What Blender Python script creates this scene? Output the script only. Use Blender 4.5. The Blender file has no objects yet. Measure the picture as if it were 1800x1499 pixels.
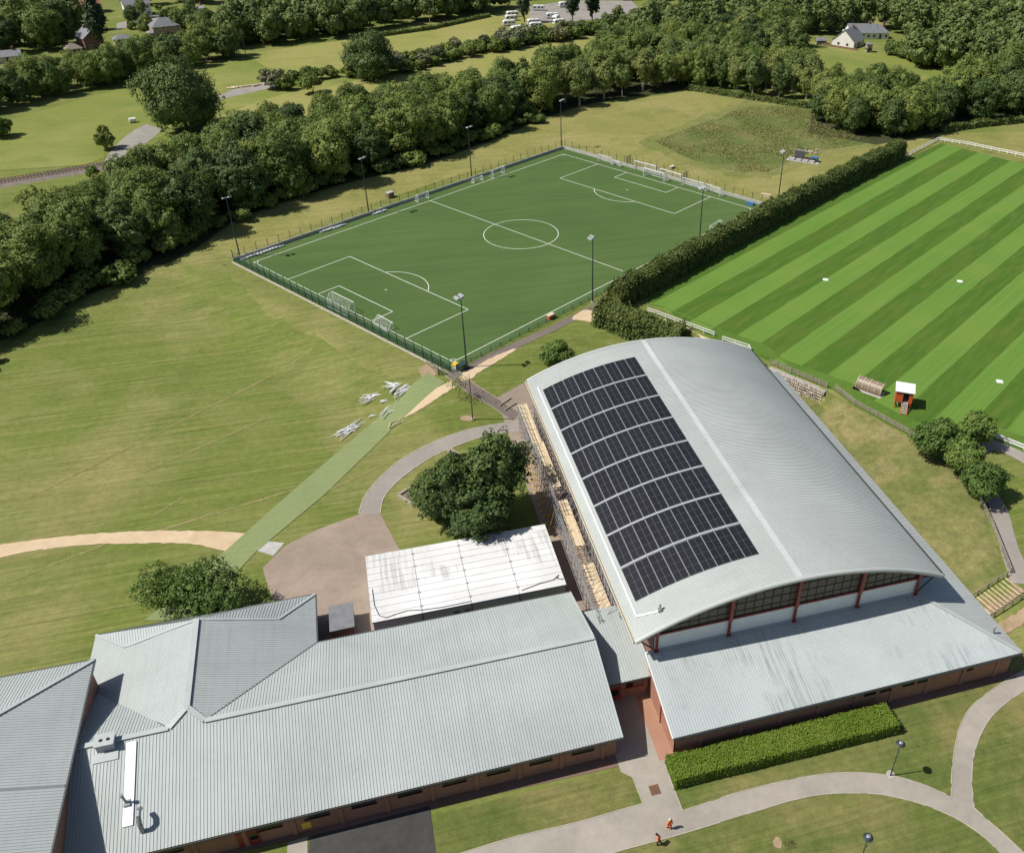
import bpy, bmesh, math, random
import numpy as np
from mathutils import Vector, Matrix
rad = math.radians
scene = bpy.context.scene
COL = scene.collection
# ------------------------------------------------------------------ camera
CAM = Vector((-39.587, -204.15, 85.918))
CAM_ROT = (0.96594628, -0.01105489, -0.28200136)
F_PX, CX, CY = 1566.108, 1057.03, 749.5          # focal length and principal point for an 1800 x 1499 picture
cd = bpy.data.cameras.new('camera'); cam = bpy.data.objects.new('camera', cd); COL.objects.link(cam)
cam.location = CAM; cam.rotation_euler = CAM_ROT
cd.sensor_fit = 'HORIZONTAL'; cd.sensor_width = 36.0; cd.lens = 36.0 * F_PX / 1800.0
cd.shift_x = -(CX - 900.0) / 1800.0; cd.clip_start = 1.0; cd.clip_end = 6000.0
scene.camera = cam
scene.render.resolution_x, scene.render.resolution_y = 1024, 852
# ------------------------------------------------------------------ sky and sun
SUN_AZ, SUN_EL = rad(173.3), rad(52.3)            # azimuth counter-clockwise from +X
SUNV = Vector((math.cos(SUN_AZ) * math.cos(SUN_EL), math.sin(SUN_AZ) * math.cos(SUN_EL), math.sin(SUN_EL)))
w = bpy.data.worlds.new('World'); scene.world = w; w.use_nodes = True
nt = w.node_tree
bg = nt.nodes['Background']
sky = nt.nodes.new('ShaderNodeTexSky'); sky.sky_type = 'NISHITA'; sky.sun_disc = False
sky.sun_elevation = SUN_EL; sky.sun_rotation = math.pi / 2 - SUN_AZ
sky.air_density = 1.0; sky.dust_density = 1.2
nt.links.new(sky.outputs[0], bg.inputs[0]); bg.inputs[1].default_value = 0.065
sl = bpy.data.lights.new('sun', 'SUN'); sl.energy = 4.7; sl.angle = rad(0.53); sl.color = (1.0, 0.955, 0.88)
so = bpy.data.objects.new('sun', sl); COL.objects.link(so)
so.rotation_euler = SUNV.to_track_quat('Z', 'Y').to_euler(); so.location = (-150, 0, 200)
scene.view_settings.view_transform = 'Standard'; scene.view_settings.look = 'None'
scene.view_settings.exposure = 0.14; scene.view_settings.gamma = 1.0
scene.view_settings.use_curve_mapping = False
scene.cycles.max_bounces = 5; scene.cycles.diffuse_bounces = 2; scene.cycles.transparent_max_bounces = 8
# ------------------------------------------------------------------ place geometry
# World: X and Y follow the walls of the buildings; the football pitch is turned by 33.5 degrees.
TH = rad(33.5); CT, ST = math.cos(TH), math.sin(TH)
def pitch(u, v, z=0.0): return Vector((u * CT - v * ST, u * ST + v * CT, z))
def to_uv(x, y): return (x * CT + y * ST, -x * ST + y * CT)
RM = Matrix.Identity(3)
from mathutils import Euler
RM = Euler(CAM_ROT, 'XYZ').to_matrix()
def ray(px, py): return RM @ Vector(((px - CX) / F_PX, -(py - CY) / F_PX, -1.0))
def at(px, py, z=0.0):
    d = ray(px, py); return CAM + d * ((z - CAM.z) / d.z)
LOW = -2.2
XF = [(-400, 60), (-170, 60), (-150, 56), (-140, 47), (-137, 41.5), (-134, 39.5), (-130, 41.5), (-124, 45), (-114, 46.6), (-101, 44.8), (-90, 40.4), (-84.6, 38.6), (-74.3, 32.6), (-73, 32.2), (400, 32.2)]
def sstep(t):
    t = 0.0 if t < 0 else (1.0 if t > 1 else t); return t * t * (3 - 2 * t)
def terrain(x, y):
    u, v = to_uv(x, y)
    du, dv = max(-57.5 - u, 0), max(-38.5 - v, 0)
    d = math.hypot(du, dv)
    s = 1 - sstep((d - 1.5) / 17.0)
    if x > 31:
        for (y0, f0), (y1, f1) in zip(XF, XF[1:]):
            if y0 <= y <= y1:
                xf = f0 + (f1 - f0) * (y - y0) / (y1 - y0); break
        else: xf = 60
        xl = 32 + (xf - 1.3 - 32) * sstep((y + 92) / 6.0)   # the stone basket wall holds a sudden step
        if y > -87 and x > xl: s = max(s, sstep((x - xl) / .9))
        elif x > 32: s = max(s, sstep((x - xl) / max(.9, xf - xl)))
    if y > -75.5:                                     # the striped field lies level with the pitch
        s = max(s, sstep(((x - 16.9) * .873 + (y + 47.2) * .488 + 1.4) / 1.3))
    s = max(s, sstep((y + 22) / 38.0))                # level again towards the wood and the railway
    return LOW * (1 - s)
def gnd(px, py, dz=0.0):
    z = -1.0
    for _ in range(12):
        p = at(px, py, z); z = terrain(p.x, p.y)
    return Vector((p.x, p.y, z + dz))
# ------------------------------------------------------------------ materials
MATS = {}
def node_mat(name):
    m = bpy.data.materials.new(name); m.use_nodes = True; MATS[name] = m
    return m, m.node_tree, m.node_tree.nodes['Principled BSDF']
def N(nt, t, **kw):
    n = nt.nodes.new(t)
    for k, v in kw.items(): setattr(n, k, v)
    return n
def mixc(nt, fac, a, b, mode='MIX'):
    n = N(nt, 'ShaderNodeMix', data_type='RGBA', blend_type=mode)
    for s, v in ((n.inputs[0], fac), (n.inputs[6], a), (n.inputs[7], b)):
        if isinstance(v, (int, float)): s.default_value = v
        elif isinstance(v, tuple): s.default_value = (*v[:3], 1)
        else: nt.links.new(v, s)
    return n.outputs[2]
def ramp(nt, src, lo, hi):
    n = N(nt, 'ShaderNodeMapRange'); n.clamp = True
    n.inputs[1].default_value, n.inputs[2].default_value = lo, hi
    nt.links.new(src, n.inputs[0]); return n.outputs[0]
def noise(nt, vec, scale, detail=4, rough=.55, dist=0.0):
    n = N(nt, 'ShaderNodeTexNoise'); n.inputs['Scale'].default_value = scale
    n.inputs['Detail'].default_value = detail; n.inputs['Roughness'].default_value = rough; n.inputs['Distortion'].default_value = dist
    nt.links.new(vec, n.inputs['Vector']); return n.outputs['Fac']
def mapped(nt, vec, rot=0.0, scale=(1, 1, 1), loc=(0, 0, 0)):
    n = N(nt, 'ShaderNodeMapping'); n.inputs['Rotation'].default_value = (0, 0, rot); n.inputs['Scale'].default_value = scale; n.inputs['Location'].default_value = loc
    nt.links.new(vec, n.inputs['Vector']); return n.outputs[0]
def math_n(nt, op, a, b=0.0):
    n = N(nt, 'ShaderNodeMath', operation=op)
    for i, v in enumerate((a, b)):
        if isinstance(v, (int, float)): n.inputs[i].default_value = v
        else: nt.links.new(v, n.inputs[i])
    return n.outputs[0]
def gray(nt, f, lo, hi):
    v = math_n(nt, 'ADD', math_n(nt, 'MULTIPLY', f, hi - lo), lo)
    n = N(nt, 'ShaderNodeCombineColor'); [nt.links.new(v, n.inputs[i]) for i in range(3)]
    return n.outputs[0]
def add_bump(nt, bs, h, strength=.3, dist=.1):
    b = N(nt, 'ShaderNodeBump'); b.inputs['Strength'].default_value = strength; b.inputs['Distance'].default_value = dist
    nt.links.new(h, b.inputs['Height']); nt.links.new(b.outputs[0], bs.inputs['Normal'])
def plain(name, col, rough=.6, var=.12, scale=1.5, metal=0.0, spec=.5, bump=0.0, obj_var=0.0):
    m, nt, bs = node_mat(name)
    tc = N(nt, 'ShaderNodeNewGeometry').outputs['Position']
    f = noise(nt, tc, scale, 5)
    c = mixc(nt, 1.0, col, gray(nt, f, 1 - var * 2, 1 + var * 2), 'MULTIPLY')
    if obj_var:
        oi = N(nt, 'ShaderNodeObjectInfo').outputs['Random']
        c = mixc(nt, 1.0, c, gray(nt, oi, 1 - obj_var, 1 + obj_var), 'MULTIPLY')
    nt.links.new(c, bs.inputs['Base Color']); bs.inputs['Roughness'].default_value = rough
    bs.inputs['Metallic'].default_value = metal; bs.inputs['Specular IOR Level'].default_value = spec
    if bump: add_bump(nt, bs, noise(nt, tc, scale * 6, 3), bump, .05)
    return m
def grass(name, green, dry, dark, patch=.035, dry_lo=.45, dry_hi=.7, streak=None, streak_amt=.5, fine=.16, bump=.5):
    """green turf with dry patches, streaks left by the mower and fine blade mottling"""
    m, nt, bs = node_mat(name)
    p = N(nt, 'ShaderNodeNewGeometry').outputs['Position']
    c = mixc(nt, ramp(nt, noise(nt, p, patch, 5, .62, .6), dry_lo, dry_hi), green, dry)
    c = mixc(nt, math_n(nt, 'MULTIPLY', ramp(nt, noise(nt, mapped(nt, p, loc=(37, 11, 5)), patch * 2.3, 3, .6, .4), .5, .72), .7), c, dark)
    if streak is not None:
        for sc, amt, cc in ((.6, streak_amt, dark), (1.5, streak_amt, dry)):
            f = noise(nt, mapped(nt, p, streak, (.02, sc, 1), (sc * 9, 3, 0)), 1.0, 3, .6, .8)
            c = mixc(nt, math_n(nt, 'MULTIPLY', ramp(nt, f, .47, .68), amt), c, cc)
    if streak is not None:                                            # ragged swaths left by the mower
        f = noise(nt, mapped(nt, p, streak, (.06, 2.6, 1), (5, 1, 0)), 1.0, 4, .7, .5)
        c = mixc(nt, 1.0, c, gray(nt, ramp(nt, f, .3, .7), 1 - streak_amt * .5, 1 + streak_amt * .5), 'MULTIPLY')
    g = noise(nt, p, .9, 5, .72)
    c = mixc(nt, 1.0, c, gray(nt, ramp(nt, g, .25, .75), 1 - fine * 1.3, 1 + fine * 1.3), 'MULTIPLY')
    g2 = noise(nt, p, 5.0, 3, .7)
    c = mixc(nt, 1.0, c, gray(nt, g2, 1 - fine * 1.5, 1 + fine * 1.5), 'MULTIPLY')
    nt.links.new(c, bs.inputs['Base Color']); bs.inputs['Roughness'].default_value = .95; bs.inputs['Specular IOR Level'].default_value = .15
    add_bump(nt, bs, g2, bump, .12)
    return m
grass('lawn', (.142, .178, .038), (.27, .242, .098), (.1, .14, .027), .03, .45, .74, rad(3), .42)
grass('front_lawn', (.115, .142, .036), (.225, .195, .078), (.065, .108, .02), .06, .42, .66, rad(8), .3, .2)
grass('dry_grass', (.215, .215, .064), (.30, .265, .105), (.15, .172, .042), .045, .4, .7, rad(-30), .35)
grass('bank_grass', (.15, .165, .05), (.26, .225, .1), (.1, .132, .035), .11, .4, .66, None, 0, .24, .9)
grass('meadow', (.185, .215, .05), (.27, .265, .085), (.12, .17, .035), .02, .45, .75, rad(25), .25, .1)
grass('meadow_pale', (.255, .255, .075), (.32, .29, .11), (.19, .21, .05), .025, .45, .75, rad(25), .25, .1)
grass('rough_grass', (.115, .15, .04), (.2, .19, .075), (.085, .115, .03), .09, .42, .66, None, 0, .28, 1.0)
grass('field_margin', (.085, .165, .024), (.13, .19, .04), (.07, .14, .02), .05, .45, .75, None, 0, .12)
grass('rough_edge', (.165, .185, .052), (.24, .225, .085), (.12, .15, .04), .08, .42, .7, None, 0, .22, .8)
grass('dry_edge', (.172, .188, .05), (.27, .245, .098), (.12, .152, .034), .05, .42, .72, rad(3), .4)
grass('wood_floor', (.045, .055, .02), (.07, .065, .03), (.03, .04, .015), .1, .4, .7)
grass('overlay_green', (.22, .265, .118), (.24, .275, .125), (.2, .25, .105), .03, .45, .75, rad(50), .15, .06, .15)  # pale green of the drawn overlay band, not a real turf
grass('worn_track', (.205, .2, .07), (.27, .24, .1), (.15, .165, .045), .2, .4, .66)
grass('tan_dirt', (.56, .43, .28), (.62, .49, .34), (.5, .37, .23), .15, .4, .7, None, 0, .07, .2)
grass('brown_dirt', (.33, .235, .155), (.42, .31, .2), (.22, .17, .09), .3, .4, .7, None, 0, .12, .3)
def tarmac(name, col, var=.12, crack=.0):
    m, nt, bs = node_mat(name)
    p = N(nt, 'ShaderNodeNewGeometry').outputs['Position']
    c = mixc(nt, 1.0, col, gray(nt, noise(nt, p, .16, 6, .6, .5), 1 - var * 2, 1 + var * 2), 'MULTIPLY')
    c = mixc(nt, 1.0, c, gray(nt, noise(nt, p, 1.3, 5, .65), 1 - var, 1 + var), 'MULTIPLY')
    g = noise(nt, p, 14, 2)
    c = mixc(nt, 1.0, c, gray(nt, g, .88, 1.12), 'MULTIPLY')
    if crack:
        vo = N(nt, 'ShaderNodeTexVoronoi', feature='DISTANCE_TO_EDGE'); vo.inputs['Scale'].default_value = .12
        nt.links.new(p, vo.inputs['Vector'])
        c = mixc(nt, math_n(nt, 'MULTIPLY', math_n(nt, 'LESS_THAN', vo.outputs['Distance'], .006), crack), c, (.05, .045, .04))
    nt.links.new(c, bs.inputs['Base Color']); bs.inputs['Roughness'].default_value = .9; bs.inputs['Specular IOR Level'].default_value = .25
    add_bump(nt, bs, g, .2, .03)
    return m
tarmac('path_grey', (.30, .27, .24), .16)
tarmac('path_light', (.335, .305, .262), .17)
tarmac('yard', (.31, .245, .195), .2)
tarmac('tarmac_dark', (.055, .053, .052), .3, .5)
tarmac('path_brown', (.175, .145, .125), .14)
tarmac('gravel', (.28, .262, .235), .2)
tarmac('brick_paving', (.19, .125, .10), .15); tarmac('brick_apron', (.36, .205, .14), .12)
def astro():
    m, nt, bs = node_mat('astro_turf')
    p = N(nt, 'ShaderNodeNewGeometry').outputs['Position']
    c = mixc(nt, ramp(nt, noise(nt, p, .03, 6, .6, .5), .35, .7), (.068, .120, .032), (.09, .148, .043))
    f = noise(nt, mapped(nt, p, -TH + rad(60), (.03, .7, 1)), 1.0, 5, .65, .6)
    c = mixc(nt, math_n(nt, 'MULTIPLY', ramp(nt, f, .42, .68), .6), c, (.056, .1, .027))
    c = mixc(nt, 1.0, c, gray(nt, noise(nt, p, 2.2, 5, .7), .85, 1.15), 'MULTIPLY')
    nt.links.new(c, bs.inputs['Base Color']); bs.inputs['Roughness'].default_value = .85; bs.inputs['Specular IOR Level'].default_value = .2
astro()
def striped():
    m, nt, bs = node_mat('striped_turf')
    p = N(nt, 'ShaderNodeNewGeometry').outputs['Position']
    q = mapped(nt, p, -TH - rad(-0.8))
    sx = N(nt, 'ShaderNodeSeparateXYZ'); nt.links.new(q, sx.inputs[0])
    wob = math_n(nt, 'MULTIPLY', math_n(nt, 'SUBTRACT', noise(nt, q, .15, 3), .5), .5)
    t = math_n(nt, 'DIVIDE', math_n(nt, 'SUBTRACT', -52.6, math_n(nt, 'ADD', sx.outputs[1], wob)), 10.55)
    fr = math_n(nt, 'FRACT', math_n(nt, 'ADD', t, 10.0))
    d = math_n(nt, 'ABSOLUTE', math_n(nt, 'SUBTRACT', fr, .25))
    stripe = ramp(nt, d, .238, .266)
    # light rows: fine lines along the mowing; dark rows: yellowish bars across it
    fl = noise(nt, mapped(nt, q, 0, (.015, 1.6, 1)), 1.0, 4, .7)
    light = mixc(nt, ramp(nt, fl, .45, .72), (.108, .212, .034), (.148, .24, .05))
    light = mixc(nt, math_n(nt, 'MULTIPLY', ramp(nt, noise(nt, p, .05, 5), .45, .7), .6), light, (.165, .235, .045))
    fd = noise(nt, mapped(nt, q, rad(56), (.1, .8, 1)), 1.0, 4, .65, .5)
    dark = mixc(nt, ramp(nt, fd, .42, .7), (.058, .128, .016), (.1, .155, .026))
    dark = mixc(nt, math_n(nt, 'MULTIPLY', ramp(nt, noise(nt, p, .04, 5), .5, .7), .5), dark, (.095, .138, .02))
    c = mixc(nt, stripe, dark, light)
    g2 = noise(nt, p, 4.0, 4, .7)
    c = mixc(nt, 1.0, c, gray(nt, g2, .8, 1.2), 'MULTIPLY')
    nt.links.new(c, bs.inputs['Base Color']); bs.inputs['Roughness'].default_value = .95; bs.inputs['Specular IOR Level'].default_value = .15
    add_bump(nt, bs, g2, .4, .08)
striped()
def roofing(name, col, stain=.25, rough=.5, streak_axis=None, blotch=None, samt=.2):
    m, nt, bs = node_mat(name)
    p = N(nt, 'ShaderNodeNewGeometry').outputs['Position']
    c = mixc(nt, ramp(nt, noise(nt, p, .1, 6, .6, .4), .35, .75), col, tuple(x * (1 - stain) for x in col))
    if streak_axis is not None:
        sc = (1.6, .07, .2) if streak_axis == 'Y' else (.07, 1.6, .2)
        f = noise(nt, mapped(nt, p, 0, sc), 1.0, 4, .6)
        c = mixc(nt, math_n(nt, 'MULTIPLY', ramp(nt, f, .5, .72), samt), c, tuple(x * .62 for x in col))
    if blotch:
        f1 = noise(nt, mapped(nt, p, 0, (2.4, .1, .2)), 1.0, 4, .7); f2 = noise(nt, p, .13, 3)
        c = mixc(nt, math_n(nt, 'MULTIPLY', math_n(nt, 'MULTIPLY', ramp(nt, f1, .47, .6), ramp(nt, f2, .5, .6)), blotch), c, tuple(x * .4 for x in col))
    c = mixc(nt, 1.0, c, gray(nt, noise(nt, p, 1.7, 4), .94, 1.06), 'MULTIPLY')
    nt.links.new(c, bs.inputs['Base Color']); bs.inputs['Roughness'].default_value = rough; bs.inputs['Specular IOR Level'].default_value = .35
    return m
roofing('hall_roof', (.485, .515, .5), .14, .45, 'X', None, .16)
roofing('class_roof', (.445, .482, .472), .18, .5, 'Y', None, .22)
roofing('annex_roof', (.47, .515, .515), .14, .42, None, .5)
roofing('flashing', (.46, .49, .49), .25); roofing('ridge_light', (.54, .57, .56), .2)
roofing('cabin_roof', (.74, .74, .735), .28, .6, None, .5)
plain('cabin_wall', (.52, .54, .6), .6, .05); plain('seam_grey', (.09, .09, .095), .7)
plain('grime', (.36, .34, .32), .9, .3, 1.2)
plain('white_paint', (.8, .8, .79), .45, .05); plain('white_panel', (.78, .8, .84), .5, .06, .8)
plain('white_line', (.82, .85, .78), .8, .06, 1.0); plain('cream', (.62, .58, .47), .6, .08)
plain('red_steel', (.28, .045, .035), .5, .1); plain('dark_gutter', (.07, .075, .08), .5)
plain('solar_cell', (.017, .017, .022), .45, .1, .5, 0, .22, 0, .12); plain('solar_frame', (.33, .34, .37), .5); plain('solar_line', (.13, .135, .16), .5)
plain('galv', (.3, .32, .33), .45, .1, 3, .3); plain('dark_pole', (.035, .045, .05), .5); plain('green_steel', (.014, .05, .03), .5)
plain('green_mesh', (.02, .085, .055), .6); plain('lamp_head', (.5, .52, .52), .4); plain('glass_dark', (.012, .014, .018), .12, .02, 1, 0, .6)
plain('glaze_panel', (.12, .1, .08), .5, .25, .8); plain('mullion', (.03, .018, .016), .5)
plain('concrete', (.42, .41, .385), .85, .16, 1.0); plain('kerb', (.4, .365, .3), .85, .2, 1.2); plain('timber', (.62, .5, .34), .8, .2, 2.0, 0, .3, 0, .15)
plain('old_timber', (.31, .265, .21), .85, .2, 2.0, 0, .3, 0, .2); plain('scaffold_tube', (.33, .33, .34), .45, .15, 2, .35); plain('yellow_paint', (.75, .48, .05), .5)
plain('orange_paint', (.64, .115, .035), .55, .12, 2); plain('orange_cloth', (.9, .17, .045), .8, .08, 6); plain('grey_cloth', (.42, .4, .4), .8); plain('dark_cloth', (.025, .022, .026), .8)
plain('skin', (.5, .3, .2), .6); plain('stone', (.43, .37, .29), .9, .25, 1.5, 0, .3, .4, .3); plain('net_white', (.75, .76, .76), .7)
plain('slate', (.18, .185, .2), .7, .2, 1.0); plain('render_white', (.8, .78, .72), .7, .08, .5); plain('render_cream', (.6, .54, .44), .8, .12, .5); plain('tile_red', (.33, .14, .08), .8, .2, .6)
plain('bark', (.085, .065, .045), .95, .25, 2.0, 0, .2); plain('birch_bark', (.55, .52, .46), .9, .25, 2.0, 0, .2); plain('rust', (.16, .08, .045), .8, .2)
plain('ballast', (.22, .185, .16), .95, .25, .8); plain('black_rubber', (.02, .02, .02), .8); plain('blue_paint', (.05, .18, .38), .5); plain('machine_dark', (.035, .04, .05), .5, .2)
plain('corten', (.2, .13, .09), .7, .2, 2); plain('dugout_sheet', (.24, .19, .135), .4, .2, 2.0); plain('bin_green', (.02, .05, .04), .6); plain('hair', (.02, .015, .012), .8); plain('helmet', (.8, .78, .6), .4)
def brick(name, a, b):
    m, nt, bs = node_mat(name)
    p = N(nt, 'ShaderNodeNewGeometry').outputs['Position']
    sx = N(nt, 'ShaderNodeSeparateXYZ'); nt.links.new(p, sx.inputs[0])
    cb = N(nt, 'ShaderNodeCombineXYZ'); nt.links.new(math_n(nt, 'ADD', sx.outputs[0], sx.outputs[1]), cb.inputs[0]); nt.links.new(sx.outputs[2], cb.inputs[1])
    t = N(nt, 'ShaderNodeTexBrick'); nt.links.new(cb.outputs[0], t.inputs['Vector']); t.inputs['Scale'].default_value = 1.0
    t.inputs['Brick Width'].default_value = .45; t.inputs['Row Height'].default_value = .15; t.inputs['Mortar Size'].default_value = .012
    t.inputs['Color1'].default_value = (*a, 1); t.inputs['Color2'].default_value = (*b, 1); t.inputs['Mortar'].default_value = (.38, .32, .27, 1)
    c = mixc(nt, 1.0, t.outputs['Color'], gray(nt, noise(nt, p, .5, 5), .75, 1.25), 'MULTIPLY')
    nt.links.new(c, bs.inputs['Base Color']); bs.inputs['Roughness'].default_value = .9
brick('brick_orange', (.37, .155, .09), (.31, .12, .07)); brick('brick_red', (.22, .095, .065), (.17, .075, .055)); brick('brick_pale', (.4, .3, .22), (.36, .25, .18))
def leaf(name, a, b, trans=.18, hue=.1):
    m, nt, bs = node_mat(name)
    p = N(nt, 'ShaderNodeNewGeometry').outputs['Position']
    oi = N(nt, 'ShaderNodeObjectInfo').outputs['Random']
    f = noise(nt, p, .35, 3)
    c = mixc(nt, ramp(nt, f, .35, .68), a, b)
    c = mixc(nt, 1.0, c, gray(nt, noise(nt, p, 2.5, 2), .72, 1.28), 'MULTIPLY')
    hv = N(nt, 'ShaderNodeHueSaturation'); nt.links.new(c, hv.inputs['Color'])
    nt.links.new(math_n(nt, 'ADD', math_n(nt, 'MULTIPLY', oi, -.05 * hue / .1), .5 + .02 * hue / .1), hv.inputs['Hue'])
    nt.links.new(math_n(nt, 'ADD', math_n(nt, 'MULTIPLY', oi, .4), .82), hv.inputs['Value'])
    c = hv.outputs[0]
    nt.links.new(c, bs.inputs['Base Color']); bs.inputs['Roughness'].default_value = .6; bs.inputs['Specular IOR Level'].default_value = .25
    tr = N(nt, 'ShaderNodeBsdfTranslucent'); nt.links.new(c, tr.inputs[0])
    ms = N(nt, 'ShaderNodeMixShader'); ms.inputs[0].default_value = trans
    nt.links.new(bs.outputs[0], ms.inputs[1]); nt.links.new(tr.outputs[0], ms.inputs[2])
    nt.links.new(ms.outputs[0], nt.nodes['Material Output'].inputs[0])
leaf('leaf_wood', (.125, .185, .038), (.2, .258, .064), .22, .07); leaf('leaf_dark', (.07, .115, .03), (.115, .165, .046), .15, .04); leaf('leaf_pale', (.165, .225, .058), (.23, .285, .095), .25)
leaf('leaf_bright', (.105, .175, .034), (.16, .235, .056), .2, .03); leaf('leaf_conifer', (.035, .058, .028), (.06, .085, .04), .05, .03); leaf('leaf_hedge', (.115, .155, .04), (.18, .21, .058), .22, .02)
leaf('leaf_box', (.13, .205, .02), (.185, .255, .035), .2, .02); leaf('leaf_far', (.095, .14, .038), (.15, .195, .058), .18, .03); leaf('leaf_grey', (.16, .19, .085), (.235, .235, .13), .15); leaf('tall_grass', (.17, .2, .058), (.25, .245, .095), .3)
M = MATS
# ------------------------------------------------------------------ object helpers
def tag(o, label=None, cat=None, group=None, kind=None):
    if label: o['label'] = label
    if cat: o['category'] = cat
    if group: o['group'] = group
    if kind: o['kind'] = kind
    return o
def empty(name, loc=(0, 0, 0), rz=0.0, label=None, cat=None, group=None):
    o = bpy.data.objects.new(name, None); COL.objects.link(o); o.location = loc; o.rotation_euler = (0, 0, rz)
    o.empty_display_size = .3
    return tag(o, label, cat, group)
def wloc(o):
    l = Vector((0, 0, 0))
    while o: l += o.location; o = o.parent
    return l
def V(*a): return Vector(a)
class MB:
    def __init__(s): s.v = []; s.f = []; s.m = []
    def face(s, pts, m=0):
        i = len(s.v); s.v += [tuple(p) for p in pts]; s.f.append(tuple(range(i, i + len(pts)))); s.m.append(m); return s
    def hull8(s, p, m=0):                                    # p: 4 bottom then 4 top, same winding
        i = len(s.v); s.v += [tuple(x) for x in p]
        for q in ((3, 2, 1, 0), (4, 5, 6, 7), (0, 1, 5, 4), (1, 2, 6, 5), (2, 3, 7, 6), (3, 0, 4, 7)): s.f.append(tuple(i + k for k in q)); s.m.append(m)
        return s
    def box(s, c, d, m=0, rz=0.0):
        c = Vector(c); hx, hy, hz = d[0] / 2, d[1] / 2, d[2] / 2; ca, sa = math.cos(rz), math.sin(rz)
        P = [c + V(x * ca - y * sa, x * sa + y * ca, z) for z in (-hz, hz) for x, y in ((-hx, -hy), (hx, -hy), (hx, hy), (-hx, hy))]
        return s.hull8(P, m)
    def span(s, x0, x1, y0, y1, z0, z1, m=0): return s.box(((x0 + x1) / 2, (y0 + y1) / 2, (z0 + z1) / 2), (abs(x1 - x0), abs(y1 - y0), abs(z1 - z0)), m)
    def beam(s, a, b, wd, h, m=0, up=V(0, 0, 1)):
        a, b = Vector(a), Vector(b); d = (b - a).normalized(); x = d.cross(up)
        if x.length < 1e-4: x = V(1, 0, 0)
        x.normalize(); y = x.cross(d).normalized(); x *= wd / 2; y *= h / 2
        return s.hull8([a - x - y, a + x - y, a + x + y, a - x + y, b - x - y, b + x - y, b + x + y, b - x + y], m)
    def tube(s, a, b, r, r2=None, n=8, m=0, cap=True):
        a, b = Vector(a), Vector(b); r2 = r if r2 is None else r2
        d = (b - a).normalized(); x = d.cross(V(0, 0, 1))
        if x.length < 1e-4: x = V(1, 0, 0)
        x.normalize(); y = x.cross(d); i = len(s.v)
        for p, rr in ((a, r), (b, r2)):
            for k in range(n): t = 2 * math.pi * k / n; s.v.append(tuple(p + x * math.cos(t) * rr + y * math.sin(t) * rr))
        for k in range(n): s.f.append((i + k, i + (k + 1) % n, i + n + (k + 1) % n, i + n + k)); s.m.append(m)
        if cap: s.f.append(tuple(i + k for k in reversed(range(n)))); s.m.append(m); s.f.append(tuple(i + n + k for k in range(n))); s.m.append(m)
        return s
    def path(s, pts, r, n=6, m=0):
        for a, b in zip(pts, pts[1:]): s.tube(a, b, r, r, n, m)
        return s
    def build(s, name, mats, parent=None, smooth=False, origin=None):
        if not isinstance(mats, (list, tuple)): mats = [mats]
        me = bpy.data.meshes.new(name)
        o0 = wloc(parent) if parent else (Vector(origin) if origin is not None else V(0, 0, 0))
        vs = np.array(s.v, dtype=np.float64).reshape(-1, 3) - np.array(o0)
        me.from_pydata(vs.tolist(), [], s.f)
        for x in mats: me.materials.append(M[x])
        if len(mats) > 1: me.polygons.foreach_set('material_index', s.m)
        if smooth: me.polygons.foreach_set('use_smooth', [True] * len(me.polygons))
        me.update()
        o = bpy.data.objects.new(name, me); COL.objects.link(o)
        if parent: o.parent = parent
        elif origin is not None: o.location = o0
        return o
def copy_tree(o, parent=None):
    c = o.copy(); COL.objects.link(c); c.parent = parent
    for ch in o.children: copy_tree(ch, c)
    return c
# ------------------------------------------------------------------ ground sheets
def catmull(P, n=8):
    P = [Vector(p) for p in P]; Q = [P[0] * 2 - P[1]] + P + [P[-1] * 2 - P[-2]]; out = []
    for i in range(1, len(Q) - 2):
        a, b, c, d = Q[i - 1:i + 3]
        for k in range(n):
            t = k / n
            out.append(.5 * ((2 * b) + (c - a) * t + (2 * a - 5 * b + 4 * c - d) * t * t + (3 * b - a - 3 * c + d) * t ** 3))
    return out + [P[-1]]
def resample(P, step):
    L = [0.0]
    for a, b in zip(P, P[1:]): L.append(L[-1] + (b - a).length)
    n = max(2, int(L[-1] / step) + 1); out = []; j = 0
    for k in range(n + 1):
        t = L[-1] * k / n
        while j < len(P) - 2 and L[j + 1] < t: j += 1
        d = L[j + 1] - L[j]; out.append(P[j].lerp(P[j + 1], 0 if d == 0 else (t - L[j]) / d))
    return out
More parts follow.
